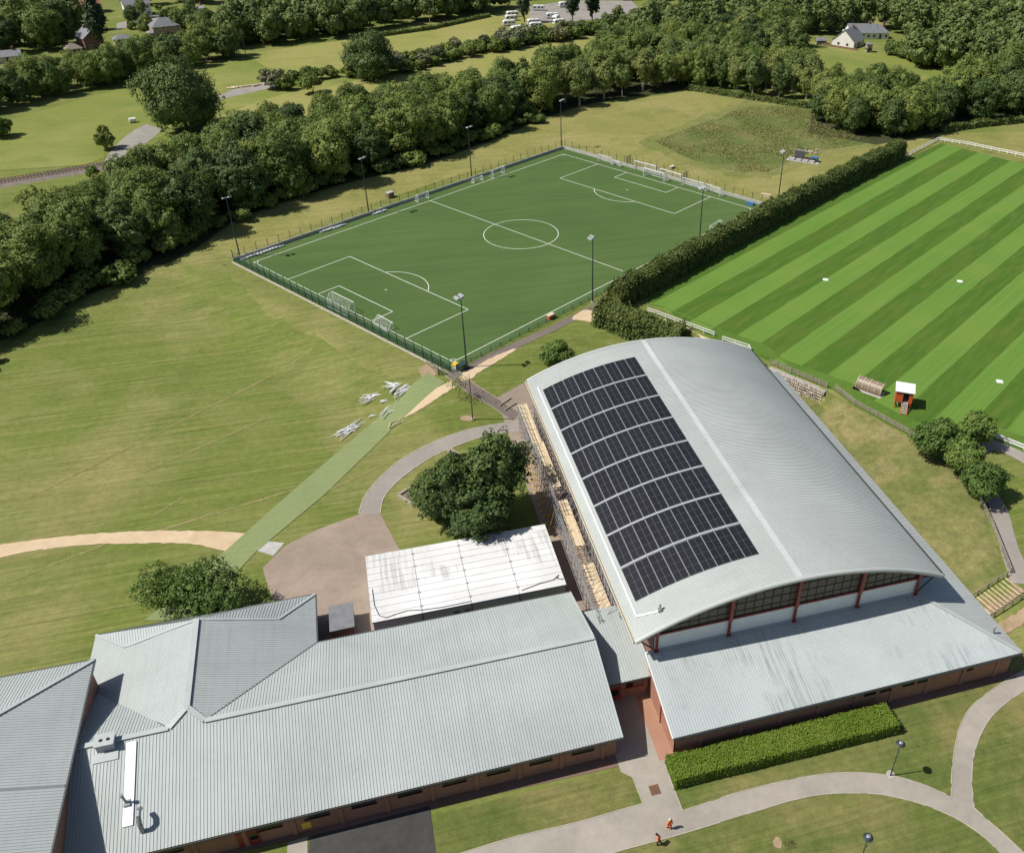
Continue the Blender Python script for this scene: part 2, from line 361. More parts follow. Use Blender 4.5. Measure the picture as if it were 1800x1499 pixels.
def strip(name, A, B, mat, dz=.04, n=60, m=6, smooth=True, edging=None, jag=0.0, seed=1):
    """a draped band between two edge lines given as points of the photograph that lie on the ground"""
    rr = random.Random(seed)
    A = [gnd(*p).xy.to_3d() for p in A]; B = [gnd(*p).xy.to_3d() for p in B]
    if smooth: A, B = catmull(A), catmull(B)
    la = sum((q - p).length for p, q in zip(A, A[1:])); A = resample(A, la / n)[:n + 1]; lb = sum((q - p).length for p, q in zip(B, B[1:])); B = resample(B, lb / n)[:n + 1]
    k = min(len(A), len(B)); A, B = A[:k], B[:k]
    if jag:
        A = [a + (a - b).normalized() * rr.uniform(-jag, jag) for a, b in zip(A, B)]; B = [b + (b - a).normalized() * rr.uniform(-jag, jag) for a, b in zip(A, B)]
    mb = MB(); vs = []
    for a, b in zip(A, B):
        for j in range(m + 1): p = a.lerp(b, j / m); vs.append((p.x, p.y, terrain(p.x, p.y) + dz))
    mb.v = vs
    for i in range(k - 1):
        for j in range(m): q = i * (m + 1) + j; mb.f.append((q, q + 1, q + m + 2, q + m + 1)); mb.m.append(0)
    o = tag(mb.build(name, mat), kind='structure')
    if edging:
        for (E, O) in ((A, B), (B, A)):
            eb = MB()
            for i in range(k - 1):
                d0, d1 = (E[i] - O[i]).normalized() * .16, (E[i + 1] - O[i + 1]).normalized() * .16
                q = [E[i], E[i + 1], E[i + 1] + d1, E[i] + d0]; q = [V(p.x, p.y, terrain(p.x, p.y)) for p in q]
                eb.hull8([p - V(0, 0, .05) for p in q] + [p + V(0, 0, dz + .03 + .02 * math.sin(i * 1.7)) for p in q])
            eb.build('edging', edging, o)
    return o
def sheet(name, pts, mat, dz=.03, step=1.0, smooth=True, world=False, jag=0.0):
    P = [Vector((*p[:2], 0)) if world else gnd(*p).xy.to_3d() for p in pts]
    if smooth: P = catmull(P + [P[0]], 5)[:-1]
    if jag:
        rr = random.Random(5); P = [p + V(rr.uniform(-jag, jag), rr.uniform(-jag, jag), 0) for p in P]
    bm = bmesh.new(); bm.faces.new([bm.verts.new(p) for p in P]); bmesh.ops.triangulate(bm, faces=bm.faces[:])
    if step:
        xs = [p.x for p in P]; ys = [p.y for p in P]
        for ax, lo, hi in ((0, min(xs), max(xs)), (1, min(ys), max(ys))):
            k = math.ceil(lo / step)
            while k * step < hi:
                co = [0, 0, 0]; no = [0, 0, 0]; co[ax] = k * step; no[ax] = 1
                bmesh.ops.bisect_plane(bm, geom=bm.verts[:] + bm.edges[:] + bm.faces[:], plane_co=co, plane_no=no); k += 1
    for v in bm.verts: v.co.z = terrain(v.co.x, v.co.y) + dz
    for f in bm.faces:
        f.normal_update()
        if f.normal.z < 0: f.normal_flip()
    me = bpy.data.meshes.new(name); bm.to_mesh(me); bm.free(); me.materials.append(M[mat])
    o = bpy.data.objects.new(name, me); COL.objects.link(o); return tag(o, kind='structure')
# ================================================================== GROUND
def axis(lo, hi, dlo, dhi, step):
    a = [dlo + i * step for i in range(int((dhi - dlo) / step) + 1)]
    s = step; x = dhi
    while x < hi: s *= 1.5; x += s; a.append(x)
    s = step; x = dlo
    while x > lo: s *= 1.5; x -= s; a.insert(0, x)
    return a
gx = axis(-2500, 2500, -112, 72, 1.0); gy = axis(-1200, 3500, -172, -12, 1.0)
mb = MB(); nx = len(gx)
mb.v = [(x, y, terrain(x, y)) for y in gy for x in gx]
for j in range(len(gy) - 1):
    for i in range(nx - 1): q = j * nx + i; mb.f.append((q, q + 1, q + nx + 1, q + nx)); mb.m.append(0)
ground = tag(mb.build('ground', 'lawn', smooth=True), kind='structure')

# fields and rough ground
sheet('meadow', [(-500, 330), (-200, 300), (0, 300), (150, 290), (260, 250), (420, 190), (620, 150), (720, 120), (660, 90), (470, 95), (330, 120), (200, 160), (0, 215), (-500, 300)], 'meadow', .05, 0, False)
sheet('meadow', [(430, 95), (600, 72), (760, 45), (880, 24), (960, 24), (1000, 50), (930, 62), (800, 92), (700, 118), (560, 128), (470, 120)], 'meadow_pale', .06, 0, False)
sheet('meadow', [(380, 205), (500, 165), (640, 140), (760, 112), (900, 82), (1060, 58), (1160, 35), (1260, 40), (1200, 60), (1050, 95), (900, 130), (760, 160), (600, 195), (420, 235)], 'meadow_pale', .07, 0, False)
sheet('meadow', [(1360, 110), (1430, 72), (1500, 80), (1600, 105), (1700, 130), (1680, 165), (1600, 175), (1480, 160), (1380, 140)], 'meadow', .06, 0, False)
sheet('dry_meadow', [(345, 438), (420, 385), (560, 335), (760, 285), (930, 225), (1000, 195), (1100, 178), (1210, 160), (1330, 178), (1440, 200), (1530, 240), (1640, 235), (1660, 248), (1590, 278), (1380, 390), (1350, 362), (1200, 320), (985, 262), (800, 310), (600, 378), (412, 455)], 'dry_grass', .03, 0, False)
sheet('dry_meadow', [(1640, 235), (1800, 232), (2100, 300), (2100, 420), (1800, 280), (1650, 248)], 'dry_grass', .04, 0, False)
sheet('dry_meadow', [(420, 462), (520, 515), (640, 580), (760, 640), (745, 665), (700, 672), (560, 600), (440, 520), (395, 470)], 'dry_edge', .035, 1.0, True, False, 1.1)
sheet('rough_edge', [(1120, 252), (1190, 222), (1255, 198), (1310, 178), (1405, 180), (1480, 198), (1520, 232), (1560, 252), (1480, 268), (1440, 274), (1400, 294), (1360, 312), (1295, 312), (1210, 290)], 'rough_edge', .05, 0, True, False, 1.4)
sheet('rough_patch', [(1150, 250), (1205, 228), (1260, 208), (1310, 190), (1400, 188), (1470, 205), (1500, 235), (1530, 250), (1470, 262), (1430, 266), (1390, 282), (1355, 302), (1300, 302), (1220, 282)], 'rough_grass', .06, 0, True, False, .9)
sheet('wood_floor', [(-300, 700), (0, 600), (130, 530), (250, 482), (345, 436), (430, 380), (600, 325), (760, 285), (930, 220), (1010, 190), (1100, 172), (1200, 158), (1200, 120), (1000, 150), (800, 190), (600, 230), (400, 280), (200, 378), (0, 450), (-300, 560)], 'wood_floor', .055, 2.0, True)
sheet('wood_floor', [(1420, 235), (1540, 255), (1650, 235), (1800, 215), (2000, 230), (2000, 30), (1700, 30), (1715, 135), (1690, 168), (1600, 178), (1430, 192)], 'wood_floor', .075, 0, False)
# striped grass field
F0 = [(1118, 545), (1138, 551), (1255, 594), (1320, 618), (1347, 645), (1400, 660), (1448, 680), (1465, 686), (1500, 711), (1560, 745), (1600, 766), (1660, 775), (1735, 768), (1800, 795)]
fw = [gnd(*p) for p in F0]; far = [at(1655, 252), at(1588, 282)]
fp = [(p.x, p.y) for p in fw] + [tuple(pitch(-20, -170).xy), tuple(pitch(124, -170).xy), tuple(pitch(140, -62).xy), (far[0].x, far[0].y), (far[1].x, far[1].y), tuple(pitch(112, -42).xy), tuple(pitch(-6, -41).xy)]
sheet('striped_field', fp, 'striped_turf', .05, 0, False, True)
mg = [V(*p, 0) for p in fp[:14]]; mi = []
for i_, p_ in enumerate(mg):
    d_ = (mg[min(i_ + 1, 13)] - mg[max(i_ - 1, 0)]).normalized(); mi.append(p_ + V(-d_.y, d_.x, 0) * (4.2 + .5 * math.sin(i_ * 2.1)))
sheet('field_margin', [tuple(p_.xy) for p_ in mg] + [tuple(p_.xy) for p_ in reversed(mi)], 'field_margin', .09, 0, False, True)
sheet('grass_bank', [(tuple(V(32.4, y, 0).xy)) for y in (-139, -120, -100, -80)] + [(38, -83.6), (40, -90), (44.6, -101), (46.6, -113), (45.2, -121), (41, -131), (39.2, -134.2), (33.5, -135)], 'bank_grass', .06, 1.0, False, True)
sheet('front_lawn', [(-60, -170), (-60, -147.2), (-14.6, -147.2), (32, -147.2), (38, -143), (60, -150), (60, -190), (-60, -190)], 'front_lawn', .025, 1.0, False, True)
# paths
strip('gravel_path', [(-220, 1040), (-80, 982), (0, 958), (100, 944), (200, 936), (300, 933), (380, 934), (440, 938)], [(-200, 1070), (-80, 1008), (0, 980), (60, 968), (150, 958), (250, 955), (340, 957), (405, 972)], 'tan_dirt', .05, 70, 6, True, None, .12)
strip('yard_apron', [(462, 950), (505, 955)], [(452, 968), (484, 978)], 'concrete', .045, 8, 5, False)
sheet('yard', [(638, 902), (600, 915), (560, 930), (505, 957), (483, 977), (462, 998), (470, 1030), (500, 1090), (540, 1170), (700, 1160), (760, 1080), (735, 1000), (700, 962), (668, 902)], 'yard', .035, 0, False)
strip('footpath', [(632, 904), (635, 890), (645, 868), (672, 836), (712, 804), (765, 776), (835, 753), (915, 741), (945, 738)], [(668, 902), (670, 885), (680, 865), (710, 836), (757, 804), (803, 783), (850, 767), (915, 756), (950, 752)], 'path_grey', .045, 60, 6, True, 'kerb')
sheet('side_passage', [(-19.2, -126), (-19.2, -70), (-13, -66), (-12.9, -126)], 'yard', .04, 1.0, False, True)
strip('footpath', [(798, 650), (840, 680), (885, 708), (918, 728)], [(783, 660), (822, 690), (868, 716), (905, 742)], 'path_brown', .05, 36, 5, False, 'old_timber')
strip('dirt_track', [(676, 748), (735, 703), (795, 668)], [(690, 744), (745, 716), (806, 678)], 'tan_dirt', .055, 40, 4, True, None, .1)
strip('dirt_track', [(806, 664), (835, 646), (862, 630), (905, 612)], [(812, 672), (850, 650), (880, 632), (912, 612)], 'tan_dirt', .06, 30, 4, True, None, .1)
strip('pitch_path', [(800, 652), (870, 617), (960, 578), (1041, 536), (1110, 490)], [(812, 660), (880, 626), (968, 585), (1050, 545), (1118, 500)], 'path_brown', .05, 60, 4, False)
strip('dirt_track', [(1008, 556), (1030, 545), (1060, 555)], [(1005, 562), (1035, 566), (1060, 575)], 'tan_dirt', .058, 20, 4, True)
strip('dirt_track', [(1100, 545), (1170, 563), (1250, 597), (1310, 612)], [(1120, 575), (1190, 585), (1255, 607), (1300, 620)], 'tan_dirt', .06, 40, 4, True)
E1 = [(770, 1512), (900, 1472), (1010, 1446), (1130, 1412)]; E2 = [(1130, 1412), (1104, 1342), (1085, 1260), (1060, 1200)]; E3 = [(1140, 1180), (1165, 1300), (1172, 1350), (1200, 1425)]
E4 = [(1200, 1425), (1300, 1392), (1400, 1368), (1480, 1358), (1560, 1362), (1620, 1378), (1672, 1400)]; E5 = [(1672, 1400), (1673, 1355), (1679, 1310), (1690, 1270), (1715, 1234), (1770, 1195), (1815, 1170)]
E6 = [(1850, 1195), (1800, 1215), (1765, 1238), (1735, 1270), (1715, 1315), (1708, 1365), (1712, 1420)]; E7 = [(1712, 1420), (1760, 1462), (1800, 1499), (1900, 1590)]; E8 = [(1810, 1590), (1757, 1499), (1705, 1453), (1640, 1420), (1560, 1398), (1490, 1394), (1420, 1400), (1330, 1425), (1200, 1465), (1090, 1495), (1000, 1520), (850, 1570)]
SE = [catmull([gnd(*p) for p in E], 6) for E in (E1, E2, E3, E4, E5, E6, E7, E8)]
walk = sheet('footpath', [tuple(p.xy) for E in SE for p in E[:-1]] + [tuple(SE[-1][-1].xy)], 'path_light', .05, 0, False, True)
for k_, P in enumerate(SE):
    if k_ == 2: P = P[10:]
    if k_ == 1: P = P[:8]
    eb = MB(); rr = random.Random(k_)
    for a, b in zip(P, P[1:]):
        if rr.random() < .12: continue
        eb.beam(a + V(0, 0, .03), a.lerp(b, .985) + V(0, 0, .03), .1, .1 + rr.uniform(0, .05))
    eb.build('edging', 'kerb', walk)
mb = MB(); c = gnd(1151, 1388); mb.span(c.x - .55, c.x + .55, c.y - .6, c.y + .6, LOW + .051, LOW + .07)
for k in range(7): mb.span(c.x - .5, c.x + .5, c.y - .52 + k * .16, c.y - .44 + k * .16, LOW + .07, LOW + .085)
tag(mb.build('drain_cover', 'rust', origin=(c.x, c.y, LOW + .05)), 'rusty square drain cover in the grey path between the buildings', 'drain cover')
sheet('dark_pad', [(545, 1470), (755, 1416), (768, 1510), (540, 1520)], 'tarmac_dark', .06, 0, False)
strip('door_path', [(506, 1480), (503, 1530)], [(541, 1470), (540, 1530)], 'path_light', .065, 6, 3, False)
strip('wall_paving', [(150, 1530), (500, 1450), (800, 1382), (1110, 1316)], [(150, 1560), (510, 1476), (812, 1408), (1118, 1340)], 'brick_paving', .045, 40, 3, False)
sheet('passage_paving', [(-19.9, -147.6), (-19.9, -138.2), (-13.4, -138.2), (-13.4, -147.4), (-15.1, -147.6), (-15.4, -152)], 'path_light', .06, 0, False, True)
sheet('brick_apron', [(-15.3, -147.4), (-15.2, -138.2), (-13.45, -138.2), (-13.45, -147.4)], 'brick_apron', .075, 0, False, True)
sheet('wall_paving', [(-13.4, -148.3), (31.5, -148.3), (31.5, -147.1), (-13.4, -147.1)], 'brick_paving', .055, 0, False, True)
strip('upper_path', [(1730, 868), (1742, 900), (1752, 945), (1764, 985), (1778, 1030)], [(1752, 866), (1772, 900), (1786, 950), (1800, 985), (1830, 1035)], 'path_grey', .06, 40, 6, True)
strip('upper_path', [(1715, 768), (1745, 765), (1800, 796), (1900, 850)], [(1735, 800), (1750, 792), (1800, 815), (1900, 880)], 'path_grey', .06, 30, 4, True)
strip('dirt_track', [(1752, 1098), (1800, 1068), (1850, 1040)], [(1762, 1118), (1810, 1092), (1860, 1065)], 'brown_dirt', .07, 24, 4, True, None, .2)
strip('overlay_strip', [(752, 655), (640, 755), (520, 858), (400, 965), (245, 1098)], [(782, 672), (690, 752), (570, 870), (450, 970), (330, 1098)], 'overlay_green', .075, 80, 4, False)  # drawn overlay band, not real turf; added as a strip on the ground
for i, (a, b) in enumerate((((548, 614), (40, 880)), ((545, 852), (270, 935)), ((185, 956), (-40, 1045)), ((322, 873), (268, 908)), ((470, 735), (250, 830)), ((700, 805), (560, 870)))):
    strip('worn_track', [(a[0], a[1] - 1.7), (b[0], b[1] - 1.9)], [(a[0], a[1] + 1.7), (b[0], b[1] + 1.9)], 'worn_track', .03, 120, 1, False, None, .1, i)
strip('farm_track', [(170, 300), (215, 245), (262, 215)], [(205, 300), (255, 255), (290, 225)], 'gravel', .08, 20, 3, True, None, .2)
strip('farm_track', [(385, 168), (430, 152), (485, 142)], [(385, 176), (440, 164), (490, 152)], 'gravel', .085, 20, 3, True, None, .3)
sheet('caravan_yard', [(930, 12), (1000, 2), (1110, 2), (1130, 22), (1060, 34), (990, 40), (930, 42)], 'gravel', .09, 0, False)
strip('lane', [(205, 42), (260, 28), (300, 22)], [(205, 54), (262, 38), (300, 30)], 'gravel', .09, 10, 2, False)

# ================================================================== ROOF SHEETING
def ribbed(mb, P, along, pitch_=.333, wd=.06, h=.045, m=0, base=True, m2=None):
    """flat roof plane P (3D polygon) with raised ribs running in direction along"""
    P = [Vector(p) for p in P]
    nrm = V(0, 0, 0)
    for i in range(len(P)): nrm += (P[i] - P[0]).cross(P[(i + 1) % len(P)] - P[0])
    nrm.normalize()
    if nrm.z < 0: nrm = -nrm; P = P[::-1]
    if base: mb.face(P, m)
    d = Vector(along); d = (d - nrm * d.dot(nrm)).normalized(); e = nrm.cross(d)
    Q = [((p - P[0]).dot(e), (p - P[0]).dot(d)) for p in P]
    lo, hi = min(q[0] for q in Q), max(q[0] for q in Q)
    def cross(s):
        r = []
        for (a, b), (a2, b2) in zip(Q, Q[1:] + Q[:1]):
            if (a - s) * (a2 - s) < 0: r.append(b + (b2 - b) * (s - a) / (a2 - a))
        return sorted(r)
    k = math.ceil((lo + .06) / pitch_)
    while k * pitch_ < hi - .06:
        s = k * pitch_; k += 1
        r0, r1 = cross(s - wd / 2), cross(s + wd / 2)
        for i in range(0, min(len(r0), len(r1)) - 1, 2):
            a, b = max(r0[i], r1[i]), min(r0[i + 1], r1[i + 1])
            if b - a < .15: continue
            X, Y = e * (wd / 2), nrm * h
            A, B = P[0] + e * s + d * a, P[0] + e * s + d * b
            q = len(mb.v); mb.v += [tuple(x) for x in (A - X, A + X, B + X, B - X, A - X * .8 + Y, A + X * .8 + Y, B + X * .8 + Y, B - X * .8 + Y)]
            for ff in ((4, 5, 6, 7), (0, 1, 5, 4), (1, 2, 6, 5), (2, 3, 7, 6), (3, 0, 4, 7)): mb.f.append(tuple(q + t for t in ff)); mb.m.append(m if m2 is None else m2)
def cap(mb, a, b, wd=.55, up=V(0, 0, .08), m=0):            # ridge or hip capping
    mb.beam(Vector(a) + up, Vector(b) + up, wd, .1, m)
def window(parent, c, wd, ht, axis, face, frame='white_paint', bars=1, out=.06):
    """window set in a wall; axis 'x' when the wall runs along X; face = sign of the outward normal"""
    c = Vector(c); mb = MB(); gl = MB()
    def bx(b, u0, u1, z0, z1, d0, d1):
        if axis == 'x': b.span(c.x + u0, c.x + u1, c.y + face * d0, c.y + face * d1, c.z + z0, c.z + z1)
        else: b.span(c.x + face * d0, c.x + face * d1, c.y + u0, c.y + u1, c.z + z0, c.z + z1)
    w2, h2, t = wd / 2, ht / 2, .07
    bx(mb, -w2, w2, -h2, -h2 + t, 0, out); bx(mb, -w2, w2, h2 - t, h2, 0, out); bx(mb, -w2, -w2 + t, -h2 + t, h2 - t, 0, out); bx(mb, w2 - t, w2, -h2 + t, h2 - t, 0, out)
    for k in range(bars): u = -w2 + wd * (k + 1) / (bars + 1); bx(mb, u - .025, u + .025, -h2 + t, h2 - t, 0.0, out * .9)
    bx(mb, -w2 - .06, w2 + .06, -h2 - .08, -h2 - .002, 0, out + .06)
    o = mb.build('window', frame, parent)
    bx(gl, -w2 + t, w2 - t, -h2 + t, h2 - t, .004, out * .5); gl.build('pane', 'glass_dark', o)
    return o

# ================================================================== SPORTS HALL
hall = empty('sports_hall', (4.5, -109, LOW), 0, 'sports hall with a wide grey barrel roof and lean-to along its front', 'building')
XC, HW, YF, YB, ZE, RISE = 4.5, 20.1, -138.6, -80.1, 8.05, 4.65
RAD = (HW * HW + RISE * RISE) / (2 * RISE); A0 = math.asin(HW / RAD); ZC = ZE + RISE - RAD
def arc(t, r=0.0): return V(XC + math.sin(t) * (RAD + r), 0, ZC + math.cos(t) * (RAD + r))
NS = 48; TS = [-A0 + 2 * A0 * i / NS for i in range(NS + 1)]
mb = MB()
for i in range(NS):
    a, b = arc(TS[i]), arc(TS[i + 1]); a2, b2 = arc(TS[i], -.28), arc(TS[i + 1], -.28)
    mb.face([V(a.x, YF, a.z), V(b.x, YF, b.z), V(b.x, YB, b.z), V(a.x, YB, a.z)]); mb.face([V(b2.x, YF, b2.z), V(a2.x, YF, a2.z), V(a2.x, YB, a2.z), V(b2.x, YB, b2.z)])
    mb.face([V(b.x, YB, b.z), V(a.x, YB, a.z), V(a2.x, YB, a2.z), V(b2.x, YB, b2.z)])
for t in (TS[0], TS[-1]):
    a, b = arc(t), arc(t, -.28); mb.face([V(a.x, YF, a.z), V(a.x, YB, a.z), V(b.x, YB, b.z), V(b.x, YF, b.z)])
roof = mb.build('roof', 'hall_roof', hall, True)
mb = MB(); y = YF + .5; hw, hh = .045, .055
while y < YB - .2:
    base = len(mb.v)
    for t in TS:
        a, b = arc(t, .002), arc(t, hh)
        mb.v += [(a.x, y - hw, a.z), (b.x, y - hw * .8, b.z), (b.x, y + hw * .8, b.z), (a.x, y + hw, a.z)]
    for i in range(NS):
        for k in range(3): q = base + 4 * i + k; mb.f.append((q, q + 4, q + 5, q + 1)); mb.m.append(0)
    y += .333
rb = mb.build('rib', 'hall_roof', roof); rb['kind'] = 'stuff'
mb = MB(); mb.beam(V(XC, YF + .2, ZE + RISE + .06), V(XC, YB - .1, ZE + RISE + .06), .75, .07)
for k in range(19): mb.beam(V(XC - .36, YF + 2 + k * 3.1, ZE + RISE + .1), V(XC + .36, YF + 2 + k * 3.1, ZE + RISE + .1), .05, .03)
mb.build('ridge_cap', 'ridge_light', roof)
n = 10
for yy in (YF, YB):
    mb = MB(); base = 0
    for t in TS:
        p = arc(t, -.12); rdir = V(math.sin(t), 0, math.cos(t))
        for k in range(n): th = 2 * math.pi * k / n; q = p + rdir * (.3 * math.cos(th)) + V(0, .3 * math.sin(th), 0); mb.v.append((q.x, q.y + yy, q.z))
    for i in range(NS):
        for k in range(n): mb.f.append((base + i * n + k, base + i * n + (k + 1) % n, base + (i + 1) * n + (k + 1) % n, base + (i + 1) * n + k)); mb.m.append(0)
    mb.build('verge', 'hall_roof', roof, True)
for s in (-1, 1):
    mb = MB(); x = XC + s * (HW + .12)
    mb.span(x - .05, x + .05, YF, YB, ZE - .35, ZE - .28); mb.span(x + s * .14, x + s * .19, YF, YB, ZE - .35, ZE - .02); mb.span(x - s * .12, x + s * .14, YF, YB, ZE - .36, ZE - .3); mb.span(x - s * .16, x - s * .12, YF, YB, ZE - .36, ZE + .02)
    mb.build('gutter', 'cream' if s < 0 else 'dark_gutter', roof)
mb = MB()                                                       # white cable tray beside the solar array
p = [arc(-A0 * .942, .08)]; x0, z0 = p[0].x, p[0].z
mb.beam(V(x0, -135.6, z0), V(x0, -83.5, z0), .22, .1)
q = arc(-A0 * .82, .08); mb.beam(V(x0, -135.5, z0), V(q.x, -136.3, q.z), .26, .12)
mb.build('cable_tray', 'white_paint', roof)
mb = MB(); mb.box(V(q.x + .2, -136.3, q.z + .2), (.35, .5, .45)); mb.tube(V(q.x + .2, -136.3, q.z + .3), V(q.x + .3, -136.1, q.z + .85), .1, .14); mb.build('vent', 'galv', roof)
# hall walls
WL, WR, WY, WYB, ZT = -12.9, 22.0, -137.7, -80.8, 4.8
for a_ in ((WL, WL + .35, WY + .46, WYB - .36, LOW - .3, ZE - .2), (WR - .35, WR, WY + .46, WYB - .36, LOW - .3, ZE - .2), (WL, WR, WYB - .35, WYB, LOW - .3, ZE), (WL, WR, WY + .3, WY + .45, LOW - .2, ZT)): MB().span(*a_).build('wall', 'brick_red', hall)
def zarch(x, r=-.3): return ZC + math.sqrt((RAD + r) ** 2 - (x - XC) ** 2)
ZB = 7.3                                                        # top of the white band
mb = MB(); mb.span(WL, WR, WY, WY + .15, ZT - .1, ZB); mb.build('wall_panel', 'white_panel', hall)
gl = MB(); nseg = 40
gl.face([V(WL, WY + .1, ZB)] + [V(WR, WY + .1, ZB)] + [V(WR - (WR - WL) * i / nseg, WY + .1, zarch(WR - (WR - WL) * i / nseg) - .02) for i in range(nseg + 1)])
# arch ends outside the wall line
for s, xw in ((-1, WL), (1, WR)):
    xs = [xw + s * (HW - abs(xw - XC) - .15) * i / 6 for i in range(7)]
glaz = gl.build('glazing', 'glaze_panel', hall)
mb = MB(); x = WL + .75
while x < WR: mb.span(x - .025, x + .025, WY + .02, WY + .09, ZB, zarch(x) - .05); x += 1.16
for z in (8.3, 9.5, 10.7, 11.9):
    hw_ = math.sqrt(max(0, (RAD - .35) ** 2 - (z - ZC) ** 2)); mb.span(max(WL, XC - hw_), min(WR, XC + hw_), WY + .03, WY + .085, z - .025, z + .025)
mb.build('mullion', 'mullion', glaz)
mb = MB(); mb.span(WL, WR, WY - .12, WY + .0, ZB - .06, ZB + .16); mb.build('beam', 'red_steel', hall)
for i, x in enumerate((WL + .15, -3.6, 5.0, 13.6, WR - .15)):
    mb = MB(); zt = zarch(x) - .05
    mb.span(x - .16, x + .16, WY - .3, WY - .13, ZT - .05, ZB); mb.span(x - .2, x + .2, WY - .42, WY - .125, ZB, zt)
    for k in range(5): z = ZT + .25 + k * .4; mb.beam(V(x - .14, WY - .34, z), V(x + .14, WY - .34, z + .2), .07, .07); mb.span(x - .3, x + .3, WY - .45, WY - .13, ZT - .1, ZT + .12) if k == 0 else None
    mb.build('column', 'red_steel', hall)
    mb = MB(); mb.box(V(x, WY - .75, ZT - .1), (.75, .6, .22)); mb.build('column_flashing', 'flashing', hall)
for s, x in ((-1, WL), (1, WR)):
    for k in range(8):
        yy = -137.9 + k * 8.05
        mb = MB(); mb.beam(V(x, yy, ZT + .2), V(XC + s * (HW - .3), yy, ZE - .4), .16, .16); mb.beam(V(x, yy, ZE - .55), V(XC + s * (HW - .3), yy, ZE - .35), .16, .2); mb.build('eave_bracket', 'red_steel' if s < 0 else 'dark_gutter', hall)
# lean-to: front and right
EY, EX0, EX1, EZ, AB = -147.75, -14.0, 31.3, 1.85, -79.4
TY = WY - .05
mb = MB(); ribbed(mb, [V(EX0, EY, EZ), V(EX1, EY, EZ), V(WR, TY, ZT), V(EX0, TY, ZT)], (0, 1, .3), .333, .06, .035); ar = mb.build('lean_to_roof', 'annex_roof', hall)
mb = MB(); ribbed(mb, [V(EX1, EY, EZ), V(EX1, AB, EZ), V(WR, AB, ZT), V(WR, TY, ZT)], (1, 0, .3), .333, .075, .05); mb.build('lean_to_roof', 'hall_roof', hall)
mb = MB(); cap(mb, V(EX1 - .1, EY + .1, EZ), V(WR, TY, ZT), .5); cap(mb, V(EX0, TY - .12, ZT - .02), V(WR, TY - .12, ZT - .02), .35); mb.build('hip_cap', 'flashing', ar)
mb = MB(); mb.span(EX0 - .02, EX1 + .1, EY - .22, EY - .16, EZ - .22, EZ + .02); mb.span(EX0, EX1 + .1, EY - .16, EY, EZ - .24, EZ - .18); mb.build('gutter', 'dark_gutter', ar)
mb = MB(); mb.span(EX0, EX1 - .05, EY + .02, EY + .06, EZ - .32, EZ - .03); mb.beam(V(EX0 - .05, EY, EZ - .1), V(EX0 - .05, TY, ZT - .1), .1, .3); mb.span(EX1 - .05, EX1 + .03, EY + .05, AB, EZ - .3, EZ - .02); mb.build('fascia', 'white_paint', ar)
mb = MB(); yw = EY + .55
mb.span(-13.5, EX1 - .6, yw, yw + .3, LOW - .3, EZ - .05)
mb.face([V(-13.5, yw, LOW - .3), V(-13.5, TY, LOW - .3), V(-13.5, TY, ZT - .15), V(-13.5, yw, EZ + .02)][::-1]); mb.span(EX1 - .9, EX1 - .6, yw + .3, AB - .4, LOW - .3, EZ - .05); mb.span(WR, EX1 - .6, AB - .7, AB - .4, LOW - .3, EZ - .05)
mb.build('wall', 'brick_orange', hall)
for k in range(9):
    x = -10.4 + k * 4.9; mb = MB(); mb.span(x - .25, x + .25, yw - .12, yw - .002, LOW, EZ - .1); mb.build('pier', 'brick_orange', hall)
for x in (11.0, 13.2, 16.2, 18.2, 24.4): window(hall, (x, yw, .7), 1.5, 1.0, 'x', -1, 'mullion', 0)
mb = MB(); mb.beam(V(-13.6, -142.6, LOW), V(-13.6, -142.6, ZT - 1.9), .1, .1); mb.build('downpipe', 'red_steel', hall)
mb = MB(); mb.tube(V(29.3, -144.5, 2.35), V(29.3, -144.5, 3.3), .12); mb.tube(V(29.3, -144.5, 3.3), V(29.5, -144.3, 3.5), .17, .1); mb.build('flue', 'galv', ar)

# solar array -------------------------------------------------------
solar = empty('solar_array', (-7.5, -110, ZE + 2), 0, 'dark solar array of eight rows on the left half of the barrel roof', 'solar array')
t0, t1 = -A0 * .915, -A0 * .145; nc = 9; nr = 8; ya, yb = -133.4, -85.0; gap = .62
rl = (yb - ya - gap * (nr - 1)) / nr; proto = {}
for r in range(nr):
    for c in range(nc):
        ta, tb = t0 + (t1 - t0) * c / nc, t0 + (t1 - t0) * (c + 1) / nc
        a, b = arc(ta, .16), arc(tb, .16); e = (b - a); L = e.length; e.normalize(); nrm = V(-e.z, 0, e.x)
        if c not in proto:
            mb = MB(); f = MB(); w0 = L - .12
            def pt(s, y, h): return a + e * s + V(0, y, 0) + nrm * h
            def slab(b_, s0, s1, y0, y1, h0, h1, m=0): b_.hull8([pt(s0, y0, h0), pt(s1, y0, h0), pt(s1, y1, h0), pt(s0, y1, h0), pt(s0, y0, h1), pt(s1, y0, h1), pt(s1, y1, h1), pt(s0, y1, h1)], m)
            slab(mb, .045, L - .045, 0, rl, -.03, .01, 1)
            for i in range(2):
                for j in range(4):
                    s0 = .06 + (w0 / 2) * i + .018; y0 = rl / 4 * j + .018
                    slab(mb, s0, s0 + w0 / 2 - .036, y0, y0 + rl / 4 - .036, .01, .022, 0)
            o = mb.build('solar_panel', ['solar_cell', 'solar_line']); o.location = (0, ya, 0); proto[c] = o
        else:
            o = proto[c].copy(); COL.objects.link(o)
        o.parent = solar; o.location = V(0, ya + r * (rl + gap), 0) - solar.location
